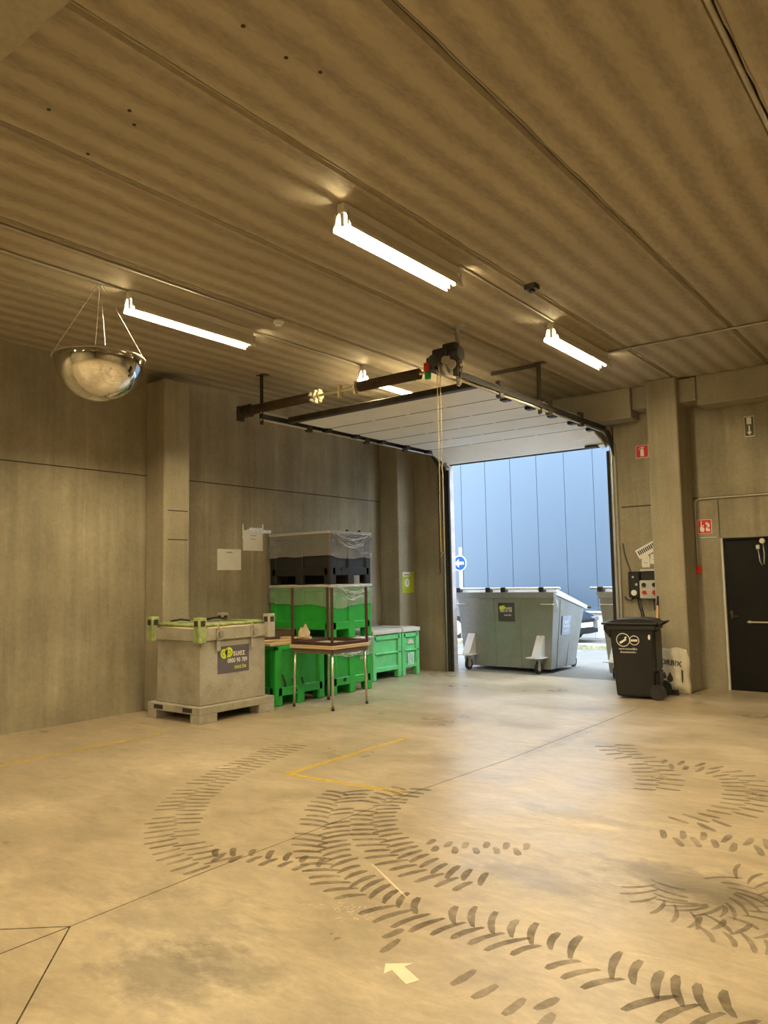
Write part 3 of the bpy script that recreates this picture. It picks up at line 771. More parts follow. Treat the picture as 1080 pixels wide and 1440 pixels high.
b = MB(); b.cyl((0,-.045,0),(0,-.055,0),.026,16); b.build('button', M['redsign'], t)

# ------------------------------------------------------------------ papers on the left wall, poster on the far pillar
def paper(name, label, x, y0, y1, z0, z1, cat='paper', mat='paper'):
    t = thing(name, label, cat, (x, (y0+y1)/2, (z0+z1)/2))
    b = MB(); b.box(.0005, .003, -(y1-y0)/2, (y1-y0)/2, -(z1-z0)/2, (z1-z0)/2); b.build('sheet', M[mat], t)
    return t
t = paper('notice', 'white landscape notice taped to the wall above the grey container', XL, 7.17, 7.61, 1.775, 2.075)
b = MB()
for i in range(5): b.box(.003,.0036, -.05+.022*i, -.034+.022*i, .095, .108)
b.build('heading', M['ink'], t)
t = paper('notice', 'plain white sheet hung from tape higher up the wall, beside the dark crate stack', XL, 7.65, 8.04, 2.06, 2.36)
b = MB(); b.box(.003,.0036,-.06,.05,.02,.026); b.box(.003,.0036,-.05,.06,.07,.076); b.build('print', M['ink'], t)
b = MB()
b.box(.0035,.012,-.12,.36,.115,.165,.003); b.box(.0035,.010,-.21,-.19,.02,.24,.002); b.box(.0035,.010,.18,.205,.10,.25,.002); b.box(.0035,.014,-.08,.18,.135,.19,.003)
b.build('tape', plain('glossy_white_tape', (.80,.80,.82), .2, var=.2, scale=20), t, 'glossy white tape')
t = paper('poster', 'lime green poster on the far left pillar', -8.10, 10.98, 11.33, 1.36, 1.73, 'poster', 'lime')
b = MB(); b.box(.003,.0045,-.16,.06,.10,.18); b.build('white_strip', M['paper'], t, 'white strip at the top')
b = MB(); b.box(.0045,.005,-.13,.04,.125,.14); b.build('print', M['ink'], t)
b = MB(); b.prism([(u, v) for u, v in disc2d(-.03,-.01,.075)], .003, .0042, 'x'); b.build('emblem', M['paper'], t)
b = MB(); b.text('1', .1, face_px(.0045,-.035,-.01), 'CENTER'); b.build('figure', M['ink'], t)

# ------------------------------------------------------------------ controls beside the opening
t = thing('door_control_box', 'black control box with gauge on the wall right of the opening', 'control box', (-4.085, YE, 1.46))
b = MB(); b.box(-.085,.085,-.11,-.0005,-.19,.19,.012); b.build('housing', M['blackp'], t)
b = MB(); b.cyl((0,-.11,-.12),(0,-.125,-.12),.042,18); b.build('gauge', M['paper'], t, 'pale round gauge')
b = MB(); b.cyl((.04,-.11,-.0),(.04,-.122,0),.02,12); b.cyl((-.01,-.11,.11),(-.01,-.116,.11),.016,12); b.build('button', M['steel'], t)
for k, x in enumerate((.045, .075)):
    b = MB(); b.tube([(x-.02,-.05,-.19),(x-.01,-.045,-.30),(x+.02,-.03,-.42),(x+.03,-.03,-.75)], .009, 6); b.build('cable', M['blackp'], t)
b = MB(); b.tube([(-.03,-.05,-.19),(-.07,-.05,-.235),(-.13,-.04,-.225),(-.175,-.03,-.18)], .008, 6); b.build('cable', M['blackp'], t)
b = MB(); n = 220; b.tube([(-.165+.10*(i/n)**1.6+.011*math.cos(i*.8), -.035+.011*math.sin(i*.8), .62-.43*(i/n)) for i in range(n)], .0026, 4); b.build('coiled_cord', M['blackp'], t, 'coiled black cord')
t = thing('control_cabinet', 'black cabinet behind the grey switch box, beside the pillar', 'control box', (-3.815, YE, 1.54))
b = MB(); b.box(-.175,.175,-.09,-.0005,-.20,.11,.01); b.build('housing', M['blackp'], t)
b = MB(); b.box(-.175,.175,-.10,-.0005,.112,.145,.004); b.build('shelf', M['greylid'], t, 'pale top strip')
t = thing('switch_box', 'light grey switch box with black and red knobs beside the pillar', 'switch box', (-3.855, YE-.092, 1.385))
b = MB(); b.box(-.135,.13,-.06,0,-.13,.135,.01); b.build('housing', M['greybox'], t)
for (x, z, m_) in ((-.065,.07,'blackp'),(-.065,-.04,'redplastic'),(.085,.07,'blackp'),(.085,-.04,'redplastic')):
    b = MB(); b.cyl((x,-.06,z),(x,-.085,z),.030,16); b.box(x-.008,x+.008,-.098,-.085,z-.026,z+.026,.003); b.build('knob', M[m_], t)
b = MB(); b.cyl((.06,-.03,-.13),(.06,-.03,-.165),.018,12); b.tube([(.06,-.03,-.165),(.062,-.03,-.3)], .008, 6); b.build('cable_gland', M['blackp'], t)
t = thing('notice', 'tilted printed sheet pinned above the control boxes', 'paper', (-3.88, YE, 1.98), 0)
Mr = Matrix.Rotation(-R_(27), 4, 'Y')
b = MB(); b.box(-.19,.19,-.004,-.0005,-.07,.075,0,Mr); b.box(-.15,-.05,-.004,-.0005,-.2,-.07,0,Mr); b.build('sheet', M['paper'], t)
b = MB()
for i in range(11): b.box(-.165+.03*i,-.145+.03*i,-.005,-.004,-.02,.045,0,Mr)
for i in range(3): b.box(-.14,-.07,-.005,-.004,-.10-.03*i,-.092-.03*i,0,Mr)
b.build('print', M['ink'], t)
for (x0, x1, z0, z1, lb) in ((-3.985,-3.865,1.705,1.86,'left of two small white cards above the control boxes'), (-3.85,-3.74,1.755,1.90,'right of two small white cards above the control boxes')):
    t = thing('card', lb, 'card', ((x0+x1)/2, YE, (z0+z1)/2), 0, 'cards above the control boxes')
    w, h = (x1-x0)/2, (z1-z0)/2
    b = MB(); b.box(-w,w,-.022,-.0005,-h,h,.003); b.build('holder', M['paper'], t)
    b = MB(); b.box(-w*.5,w*.4,-.0228,-.0215,-.008,-.002); b.build('print', M['ink'], t)

# ------------------------------------------------------------------ grey steel container on feet
t = thing('waste_container', 'worn grey steel container with lime green lid edge and slate label beside the left pillar', 'container', (-7.60, 6.315, 0))
hx, hy = .49, .585
b = MB(); b.box(-hx,hx,-hy,hy,.10,.185,.006)
base = b.build('pallet_base', M['galvold'], t)
b = MB()
for x in (-.27, .27): b.box(x-.085,x+.085,-hy-.003,-hy+.02,.118,.168)
for y in (-.3, .3): pass
b.build('fork_slot', M['gap'], base)
for sx in (-1, 1):
    for sy in (-1, 1):
        b = MB(); b.box(sx*hx-(.17 if sx>0 else 0), sx*hx+(0 if sx>0 else .17), sy*hy-(.26 if sy>0 else 0), sy*hy+(0 if sy>0 else .26), 0, .10, .005)
        b.build('foot', M['galvold'], t)
bx, by = .405, .51
b = MB()
b.box(-bx,bx,-by,by,.185,.95,.008)
for sy in (-1,1): b.box(-bx+.0,bx-.0,sy*by-.006,sy*by+.006,.93,.95)
body = b.build('body', M['galvold'], t)
b = MB()
rz0, rz1 = .925, 1.065
for sx in (-1,1): b.box(sx*(bx+.012)-.02,sx*(bx+.012)+.02,-by-.03,by+.03,rz0,rz1,.006)
for sy in (-1,1): b.box(-bx-.03,bx+.03,sy*(by+.012)-.02,sy*(by+.012)+.02,rz0,rz1,.006)
b.build('collar', M['galvold'], t)
b = MB(); b.box(-bx-.005,bx+.005,-by-.005,by+.005,1.06,1.085,.008)
b.box(-bx+.06,bx-.06,-by+.06,by-.06,1.08,1.10,.01)
lid = b.build('lid', M['galvold'], t)
b = MB()
for sx in (-1,1): b.tube([(sx*bx,-by,1.105),(sx*bx,by,1.105)], .020, 8)
for sy in (-1,1): b.tube([(-bx,sy*by,1.105),(bx,sy*by,1.105)], .020, 8)
b.build('lid_rim', M['limerim'], lid, 'lime green lid edge')
b = MB()
for sx in (-1,1): b.tube([(sx*(bx+.02),-by+.08,1.07),(sx*(bx+.02),by-.08,1.07)], .014, 8)
for sy in (-1,1): b.tube([(-bx+.08,sy*(by+.02),1.07),(bx-.08,sy*(by+.02),1.07)], .014, 8)
b.build('lid_seal', plain('pale_seal', (.55,.47,.33), .7, var=.2), lid, 'pale lid seal')
for sx in (-1,1):
    for sy in (-1,1):
        b = MB()
        cx, cy = sx*(bx+.035), sy*(by+.035)
        b.box(cx-.055,cx+.055,cy-.055,cy+.055,.905,1.20,.008)
        pst = b.build('corner_post', M['limerim'] if (sy < 0) else M['galvold'], t, 'lime green corner post' if sy < 0 else None)
        b = MB(); b.box(cx-.058,cx+.058,cy-.032,cy+.032,1.10,1.165); b.box(cx-.032,cx+.032,cy-.058,cy+.058,1.10,1.165); b.build('stacking_hole', M['gap'], pst)
for y in (-.27, .27):
    b = MB(); xf = bx+.034
    b.box(xf,xf+.012,y-.03,y+.03,.80,1.06,.003)
    b.ring((xf+.028,y+.01,.985), .055, .007, 20, 6, 'x')
    b.tube([(xf+.02,y-.03,1.10),(xf+.03,y,1.06),(xf+.03,y,.95)], .010, 6)
    b.build('clamp', M['galvold'], t)
for (x,y) in ((-.36,-.2),(-.3,.32)):
    b = MB(); b.tube([(x-.09,y-.08,1.13),(x,y,1.15),(x+.09,y+.08,1.135)], .012, 6); b.build('lid_handle', M['blackp'], lid)
b = MB(); b.box(bx,bx+.003,-.255,.235,.525,.845); stk = b.build('sticker', M['sticker'], t, 'slate sticker with lime logo')
xs = bx+.0035
b = MB(); b.text('suez', .115, face_px(xs,-.02,.755), sx=.92); b.build('lettering', M['paper'], stk)
b = MB(); b.text('0800 90 789', .075, face_px(xs,-.105,.665), sx=.82); b.build('phone_number', M['paper'], stk)
b = MB(); b.text('suez.be', .075, face_px(xs,.0,.59), sx=.85); b.build('web_address', M['limeglow'], stk)
b = MB()
for (cy, cz, rr) in ((-.155,.755,.057),(-.085,.768,.060)):
    b.prism(disc2d(cy,cz,rr), xs, xs+.0012, 'x')
em = b.build('emblem', M['limeglow'], stk)
b = MB()
b.prism([(-.13,.70),(-.118,.70),(-.098,.815),(-.110,.815)], xs+.0012, xs+.002, 'x')
b.tube([(xs+.0016,-.165+.024*math.cos(a),.755+.024*math.sin(a)) for a in [R_(60+q*24) for q in range(11)]], .004, 4)
b.tube([(xs+.0016,-.075+.024*math.cos(a),.768+.024*math.sin(a)) for a in [R_(240+q*24) for q in range(11)]], .004, 4)
b.build('emblem_lines', M['sticker'], em)
# dents
b = MB()
for (y,z,s) in ((-.38,.38,.05),(-.2,.32,.045),(-.03,.36,.05),(.12,.28,.04),(-.32,.30,.03),(.2,.33,.035)):
    b.ring((bx+.0005,y,z), s*.7, .004, 14, 5, 'x')
b.build('dent', M['galvold'], body)
# dark crate lying behind it
t = thing('cardboard_box', 'dark brown box lying on the green crate behind the grey container', 'box', (-8.05, 7.53, .767))
b = MB()
for q in ((-.24,.24,-.46,.46,0,.012),(-.24,.24,-.46,-.45,0,.15),(-.24,.24,.45,.46,0,.15),(-.24,-.23,-.46,.46,0,.15),(.23,.24,-.46,.46,0,.15)): b.box(*q)
b.build('carton', plain('dark_carton', (.10,.07,.045), .8), t)
b = MB(); b.box(-.24,.24,-.56,-.445,.150,.156); b.box(-.24,.24,.445,.47,.150,.156); b.build('flap', M['card'], t)

# ------------------------------------------------------------------ plastic pallet boxes
def pallet_box(m, lx, ly, h, mat):
    """lx across X, ly along Y; ribbed walls, corner posts, three feet each side, fork openings"""
    X, Y = lx/2, ly/2
    i_ = .035
    m.box(-X+i_,X-i_,-Y+i_,Y-i_,.13,.17)                                   # floor
    for sx in (-1,1): m.box(sx*(X-i_)-.012,sx*(X-i_)+.012,-Y+i_,Y-i_,.13,h)
    for sy in (-1,1): m.box(-X+i_,X-i_,sy*(Y-i_)-.012,sy*(Y-i_)+.012,.13,h)
    for sx in (-1,1): m.box(sx*X-(.05 if sx>0 else 0),sx*X+(0 if sx>0 else .05),-Y,Y,h-.055,h,.008)   # rim
    for sy in (-1,1): m.box(-X,X,sy*Y-(.05 if sy>0 else 0),sy*Y+(0 if sy>0 else .05),h-.055,h,.008)
    for sx in (-1,1):
        for sy in (-1,1):                                                   # corner posts with rounded outer edge
            cx, cy = sx*(X-.068), sy*(Y-.068)
            m.box(cx-.066,cx+.066,cy-.066,cy+.066,0,h-.01,.024,seg=3)
    for sx in (-1,1):                                                       # mid posts and low rails, X faces
        m.box(sx*(X-.03)-.03,sx*(X-.03)+.03,-.065,.065,0,h-.02,.008)
        m.box(sx*(X-.026)-.024,sx*(X-.026)+.024,-Y+.05,Y-.05,.125,.235,.008)
    for sy in (-1,1):
        for q in ((0,) if lx < .95 else (-lx*.0,)):
            m.box(q-.075,q+.075,sy*(Y-.03)-.03,sy*(Y-.03)+.03,0,h-.02,.008)
        m.box(-X+.05,X-.05,sy*(Y-.026)-.024,sy*(Y-.026)+.024,.125,.235,.008)
    m.box(-X+.02,X-.02,-.06,.06,0,.125,.006)                                # middle runner
    return m
def film(lx, ly, z_top, hang, amp, seed, parent, sag=.5):
    """stretched film over a box: top sheet, four sides, wavy hem"""
    r = random.Random(seed)
    X, Y = lx/2+.010, ly/2+.010
    per = []
    nx, ny = 26, 24
    for i in range(nx): per.append((-X+2*X*i/nx, -Y, 0, -1))
    for i in range(ny): per.append((X, -Y+2*Y*i/ny, 1, 0))
    for i in range(nx): per.append((X-2*X*i/nx, Y, 0, 1))
    for i in range(ny): per.append((-X, Y-2*Y*i/ny, -1, 0))
    mb = MB(); bm = mb.bm
    n = len(per); rows = 8
    ph = [r.uniform(0, 6.28) for _ in range(6)]
    V = []
    for k in range(rows+1):
        row = []
        for i, (x, y, ax, ay) in enumerate(per):
            u = i/n*2*PI
            hg = hang + amp*(math.sin(2*u+ph[0])*.55+math.sin(5*u+ph[1])*.3+math.sin(11*u+ph[2])*.15)
            f_ = k/rows
            ripple = .010*math.sin(9*u+ph[3]+3*f_)*f_ + .008*math.sin(23*u+ph[4]-5*f_)*f_ + r.uniform(-.003,.003)*f_
            off = .004+abs(ripple)
            row.append(bm.verts.new((x+ax*off, y+ay*off, z_top-hg*f_)))
        V.append(row)
    for k in range(rows):
        for i in range(n):
            f_ = bm.faces.new((V[k][i], V[k+1][i], V[k+1][(i+1) % n], V[k][(i+1) % n])); f_.smooth = True
    bm.faces.new(V[0])
    # hem
    mb.tube([V[rows][i].co.copy() for i in range(n)], .004, 5, closed=True)
    fo = mb.build('plastic_film', M['film'], parent, 'clear plastic film over the top', recalc=False)
    fb = MB()                    # bunched folds on the face towards the room, whitened as painted highlights
    for q in range(6):
        ya, yb_ = -Y*r.uniform(.55,.92), Y*r.uniform(.55,.94)
        sg = r.uniform(.05,.17) if q < 4 else r.uniform(.17,.22)
        dz, sk = r.uniform(.010,.030), r.uniform(-.12,.18)
        pts = [(X+.013, ya+(yb_-ya)*s_/20, z_top-dz-sg*4*(s_/20)*(1-s_/20)*(1+sk*(s_/10-1))+.004*math.sin(s_*1.7+q)) for s_ in range(21)]
        fb.tube(pts, .004, 5, radii=[.0008+.0052*math.sin(PI*s_/20)*r.uniform(.45,1) for s_ in range(21)])
    fb.build('film_fold_glint', M['foldglint'], fo, 'bunched folds with painted white highlights')
    return fo
def lid_slab(lx, ly, z, mat, parent, th=.04, ov=.012):
    b = MB(); b.box(-lx/2-ov,lx/2+ov,-ly/2-ov,ly/2+ov,z,z+th,.008); b.box(-lx/2+.08,lx/2-.08,-ly/2+.08,ly/2-.08,z+th-.004,z+th+.006,.003)
    return b.build('lid', mat, parent)
BX = -7.86   # centre X of the deep boxes (front face at -7.25)
LXD, LYD = 1.22, .92
t = thing('pallet_crate', 'green plastic pallet crate with planks on top, behind the grey container', 'crate', (BX, 7.53, 0), 0, 'green pallet crates')
pallet_box(MB(), LXD, .94, .765, 0).build('body', M['green'], t)
b = MB()
b.tube([(.617,-.36,.40),(.619,-.32,.34),(.618,-.30,.24)], .012, 5); b.tube([(.617,-.18,.33),(.618,-.13,.22),(.617,-.10,.16)], .012, 5); b.tube([(.617,.0,.33),(.618,.03,.25)], .008, 5); b.build('scratch', M['gap'], t)
# planks and scraps lying in it
spec = [(-7.36,7.53,.7805,.98,.09,.028,88),(-7.50,7.53,.7805,.96,.11,.028,93),(-7.64,7.54,.7805,1.0,.09,.028,90),(-7.56,7.48,.8085,.80,.10,.024,72),(-7.47,7.66,.8330,.42,.12,.024,20)]
names = ['pale plank nearest the tables, spanning the green crate', 'second pale plank from the tables, spanning the green crate', 'third pale plank from the tables, spanning the green crate', 'pale plank lying slantwise on top of the other planks', 'short pale board on top of the planks, beside the upright sheet']
for (x,y,z,l,w_,th,az), lb in zip(spec, names):
    b = MB(); b.box(-l/2,l/2,-w_/2,w_/2,-th/2,th/2,.003)
    o = b.build('plank', M['wood']); o.location=(x,y,z); o.rotation_euler=(0,0,R_(az)); tag(o, lb, 'plank', 'planks in the green crate')
b = MB(); b.prism([(-.15,0),(.12,0),(.15,.05),(.10,.10),(.06,.17),(.0,.11),(-.06,.13),(-.13,.07)], -.012, .012, 'x')
o = b.build('cardboard_sheet', M['wood']); o.location=(-7.33,7.68,.848); o.rotation_euler=(0,R_(-6),R_(14)); tag(o, 'crumpled pale sheet standing up among the planks', 'packaging')

t = thing('pallet_crate', 'green plastic pallet crate with film hem, bottom of the stack behind the tables', 'crate', (BX, 8.59, 0), 0, 'green pallet crates')
pallet_box(MB(), LXD, LYD, .735, 0).build('body', M['green'], t)
lid_slab(LXD, LYD, .735, M['greylid'], t, .035)
film(LXD, LYD, .765, .24, .05, 3, t)
b = MB(); b.cyl((.612,-.18,.20),(.618,-.18,.20),.03,12); b.build('drain_plug', M['blackp'], t)
b = MB(); b.text('HAL', .08, face_px(.615,.16,.47), depth=.001); b.build('lettering', M['greylid'], t)
t = thing('pallet_crate', 'green plastic pallet crate wrapped in film, middle of the stack under the dark crate', 'crate', (BX, 8.59, .780), 0, 'green pallet crates')
pallet_box(MB(), LXD, LYD, .725, 0).build('body', M['green'], t)
lid_slab(LXD, LYD, .725, M['greylid'], t, .035)
film(LXD, LYD, .752, .28, .05, 5, t)
t = thing('pallet_crate', 'black plastic pallet crate wrapped in film, topmost of the stack', 'crate', (BX, 8.59, 1.549), 0, 'pallet crates')
pallet_box(MB(), LXD, LYD, .72, 0).build('body', M['blackp'], t)
lid_slab(LXD, LYD, .72, M['greylid'], t, .035)
film(LXD, LYD, .75, .36, .04, 11, t)
b = MB(); b.cyl((.612,-.18,.22),(.618,-.18,.22),.03,12); b.build('drain_plug', M['gap'], t)
for y in (.02,.30):
    b = MB(); b.box(.50,.54,y-.015,y+.015,.757,.79,.004); b.build('lid_clip', M['blackp'], t)
for k, (y0, y1, lb) in enumerate(((9.60,10.37,'pale green pallet crate with whitish lid, nearer of the pair by the far pillar'), (10.39,10.885,'narrow pale green pallet crate with whitish lid, farther of the pair by the far pillar'))):
    ly = y1-y0
    t = thing('pallet_crate', lb, 'crate', (-8.09, (y0+y1)/2, 0), 0, 'pale green lidded crates')
    m = MB(); X, Y, h = .40, ly/2, .72
    m.box(-X+.03,X-.03,-Y+.03,Y-.03,.14,h)
    for sx in (-1,1):
        for sy in (-1,1): m.box(sx*(X-.05)-.05,sx*(X-.05)+.05,sy*(Y-.05)-.05,sy*(Y-.05)+.05,0,h,.012)
        m.box(sx*(X-.02)-.02,sx*(X-.02)+.02,-Y+.05,Y-.05,h-.09,h-.02,.006)
        m.box(sx*(X-.02)-.02,sx*(X-.02)+.02,-Y+.05,Y-.05,.40,.43,.006)
        m.box(sx*(X-.022)-.015,sx*(X-.022)+.015,-Y+.05,Y-.05,.13,.20,.006)
    for sy in (-1,1): m.box(-X+.05,X-.05,sy*(Y-.02)-.02,sy*(Y-.02)+.02,.40,.43,.006)
    m.build('body', M['greenlite'], t)
    b = MB(); b.box(-X-.015,X+.02,-Y-.004,Y+.004,h,h+.07,.014,seg=2); b.box(-X+.06,X-.05,-Y+.06,Y-.06,h+.068,h+.078,.004); b.build('lid', M['greylid'], t, 'whitish lid')
    b = MB(); b.cyl((X,Y-.05,.415),(X+.006,Y-.05,.415),.014,10); b.build('bolt', M['blackp'], t)
    if k == 1:
        b = MB()
        for q in (-.06,.0,.06): b.box(X-.028,X-.005,q-.02,q+.02,.17,.37,.002)
        b.build('sticker', plain('pale_blue_label', (.45,.66,.60), .5, var=.3, scale=25), t, 'pale worn label')
        b = MB(); b.prism([(-.09,.52),(.09,.52),(.06,.57),(0,.60),(-.06,.57)], X-.0285, X-.006, 'x'); b.build('moulded_emblem', M['greylid'], t)

# ------------------------------------------------------------------ two stacked tables
TX, TY = -6.77, 7.57
t = thing('table', 'square table with slim pale metal legs standing in front of the green crates', 'table', (TX, TY, 0), 0, 'square tables')
b = MB(); b.box(-.37,.37,-.37,.37,.745,.765,.004); b.build('tabletop', M['tabletop'], t)
b = MB()
for s in (-1,1): b.box(-.34,.34,s*.34-.012,s*.34+.012,.69,.745); b.box(s*.34-.012,s*.34+.012,-.34,.34,.69,.745)
b.build('apron', M['tableunder'], t)
for sx in (-1,1):
    for sy in (-1,1):
        b = MB(); b.cyl((sx*.315,sy*.315,.745),(sx*.332,sy*.332,.02),.0155,12); lg = b.build('leg', M['chrome'], t)
        b = MB(); b.cyl((sx*.3315,sy*.3315,.035),(sx*.3325,sy*.3325,0),.019,12); b.build('foot_cap', M['blackp'], lg, 'dark foot cap')
t = thing('table', 'upside-down table with dark brown legs in the air, resting on the pale legged table', 'table', (TX, TY, .765), 0, 'square tables')
b = MB(); b.box(-.37,.37,-.37,.37,.0005,.022,.004); b.build('tabletop', M['tabletop'], t)
b = MB(); b.box(-.365,.365,-.365,.365,.0221,.027); b.build('underside', plain('bare_board_underside', (.40,.35,.27), .6), t)
b = MB()
for s in (-1,1): b.box(-.35,.35,s*.34-.014,s*.34+.014,.027,.068,.003); b.box(s*.34-.014,s*.34+.014,-.35,.35,.027,.068,.003)
b.build('frame', M['maroon'], t)
for sx in (-1,1):
    for sy in (-1,1):
        b = MB(); b.box(sx*.34-.0155,sx*.34+.0155,sy*.34-.0155,sy*.34+.0155,.027,.745,.004); b.build('leg', M['maroon'], t)

# ------------------------------------------------------------------ black wheelie bin
t = thing('wheelie_bin', 'black two-wheeled bin with white round logo standing before the right pillar', 'bin', (-3.70, 10.22, 0), R_(9))
b = MB()   # front of the bin looks to -X, wheels at +X
def ringbox(x0,x1,y,z): return [(x0,-y,z),(x1,-y,z),(x1,y,z),(x0,y,z)]
b.hexa(ringbox(-.235,.245,.225,.03)+ringbox(-.29,.27,.275,.93))
bmesh.ops.bevel(b.bm, geom=b.bm.edges[:], offset=.03, segments=3, affect='EDGES', profile=.5)
b.box(-.325,.30,-.295,.295,.885,.955,.012)                # rim
b.prism([(-.29,.78),(-.365,.885),(-.365,.945),(-.28,.945)], -.25, .25, 'y')   # lifting comb
b.box(.20,.285,-.24,.24,.35,.88,.02); b.box(.22,.30,-.17,.17,.05,.36,.02)
bin_body = b.build('body', M['binblk'], t)
b = MB()
b.box(-.385,.315,-.305,.305,.955,.985,.010,seg=2)
b.prism([(-.34,.985),(-.20,1.022),(.10,1.035),(.26,1.015),(.30,.985)], -.27, .27, 'y')
b.build('lid', M['binblk'], t)
b = MB(); b.tube([(.28,-.20,.93),(.385,-.20,.985),(.385,.20,.985),(.28,.20,.93)], .016, 8); b.build('handle', M['binblk'], t)
b = MB(); b.cyl((.285,-.24,.10),(.285,.24,.10),.012,8); b.build('axle', M['steel'], t)
for sy in (-1,1):
    b = MB()
    b.cyl((.285,sy*.195,.10),(.285,sy*.245,.10),.10,24); b.ring((.285,sy*.22,.10),.082,.018,24,8,'y')
    wl = b.build('wheel', M['black'], t)
    b = MB(); b.cyl((.285,sy*.246,.10),(.285,sy*.252,.10),.035,14); b.build('hub', M['blackp'], wl)
ysd = lambda z: -.225-.05*(z-.03)/.90
b = MB()
def bin_text(mb, s, size, x, z):
    Mt = Matrix.Translation((x, ysd(z)-.001, z)) @ Matrix.Rotation(R_(90)+math.atan2(.05,.9), 4, 'X')
    mb.text(s, size, Mt, 'CENTER', .001)
tilt = Matrix.Translation((0, ysd(.76)-.004, .76)) @ Matrix.Rotation(math.atan2(.05,.9), 4, 'X')
def bring(mb, cx, cz, rr, r): 
    mb.tube([tilt @ Vector((cx+rr*math.cos(2*PI*q/30), 0, cz+rr*math.sin(2*PI*q/30))) for q in range(30)], r, 5, closed=True)
bring(b, -.115, .0, .083, .005); bring(b, .025, -.005, .058, .005)
b.prism([(-.165,-.03),(-.085,.02),(-.070,.0),(-.15,-.052)], -.002, .002, 'y', tilt)
b.prism([(-.10,.03),(-.078,.046),(-.068,.032),(-.09,.016)], -.002, .002, 'y', tilt)
b.prism([(-.02,-.018),(.065,-.018),(.065,.008),(-.02,.008)], -.002, .002, 'y', tilt)
b.build('logo', M['paper'], bin_body, 'white round logo with two lines of writing')
for s_, z in (('vertrouwelijke', .645), ('documenten', .603)):
    b = MB(); bin_text(b, s_, .040, -.06, z); b.build('lettering', M['paper'], bin_body)
b = MB(); b.prism(disc2d(.215,.80,.014,.034,14), -.292, -.262, 'y'); b.build('sticker', M['paper'], bin_body, 'small white tag')

# ------------------------------------------------------------------ sack and broom at the right pillar
t = thing('granule_sack', 'white woven sack with two black drops leaning on the right pillar', 'sack', (-3.385, 10.795, 0))
b = MB(); bm = b.bm
W, Hh = .185, .60
front, back = [], []
nx, nz = 14, 18
for j in range(nz+1):
    z = Hh*j/nz; fr, bk = [], []
    for i in range(nx+1):
        u = -1+2*i/nx
        ww = W*(1+.05*math.sin(3.1*z*6)+.04*(1-z/Hh))*(1-.10*(j/nz)**6)
        bul = (1-abs(u)**3)*(.085*(1-(j/nz)**3)*(min(1, j/3))+.012)
        wr = .006*math.sin(9*u+7*z*9)+.005*math.sin(23*z+3*u)
        zz = z+.012*math.sin(4*u+1)*(j/nz)
        lean = -.03+.05*z
        fr.append(bm.verts.new((u*ww, lean-bul+wr-.02, zz))); bk.append(bm.verts.new((u*ww, lean+.012, zz)))
    front.append(fr); back.append(bk)
for L_ in (front, back):
    for j in range(nz):
        for i in range(nx):
            f_ = bm.faces.new((L_[j][i], L_[j][i+1], L_[j+1][i+1], L_[j+1][i])); f_.smooth = True
for j in range(nz):
    for i in (0, nx): bm.faces.new((front[j][i], front[j+1][i], back[j+1][i], back[j][i]))
for i in range(nx):
    for j in (0, nz): bm.faces.new((front[j][i], front[j][i+1], back[j][i+1], back[j][i]))
sack = b.build('bag', M['bag'], t)
def sack_y(z): return -.03+.05*z-.02-(.085*(1-(z/Hh)**3)+.012)-.008
b = MB(); b.text('SORBIX', .105, face_ny(-.215,sack_y(.42),.425) @ Matrix.Rotation(R_(-5),4,'Z'), sx=.92, depth=.006); b.build('lettering', M['ink'], sack)
def drop(x, z, s): return [(x,z+.075*s)]+[(x+.032*s*math.cos(a), z+.032*s*math.sin(a)) for a in [R_(30-q*24) for q in range(11)]]
b = MB(); b.prism(drop(-.035,.20,1.25), sack_y(.2)-.004, sack_y(.2)+.02, 'y'); b.prism(drop(-.115,.225,.8), sack_y(.2)-.002, sack_y(.2)+.03, 'y'); b.build('drop_print', M['ink'], sack, 'two black drops')
b = MB(); b.box(.115,.125,sack_y(.25)+.01,sack_y(.25)+.04,.16,.32); b.build('side_print', M['ink'], sack)

t = thing('broom', 'broom leaning on the right pillar behind the bin, orange handle with black tip', 'broom', (-3.545, 10.60, 0))
top = Vector((-.050, .245, 1.30))
btm = Vector((-.045, .0, .06))
q1 = btm.lerp(top, .62); q2 = btm.lerp(top, .90)
b = MB(); b.cyl(btm, q1, .012, 10); b.build('lower_handle', M['greylid'], t, 'whitish lower handle')
b = MB(); b.cyl(q1, q2, .0135, 10); b.build('upper_handle', M['orange'], t, 'orange handle part')
b = MB(); b.cyl(q2, top, .015, 10); b.build('grip', M['blackp'], t, 'black tip')
b = MB(); b.box(-.09,.24,-.03,.03,.035,.07,.006); b.build('head', M['blackp'], t)
b = MB(); b.hexa([(-.095,-.035,0),(.245,-.035,0),(.245,.035,0),(-.095,.035,0),(-.085,-.028,.036),(.235,-.028,.036),(.235,.028,.036),(-.085,.028,.036)]); b.build('bristles', M['black'], t)

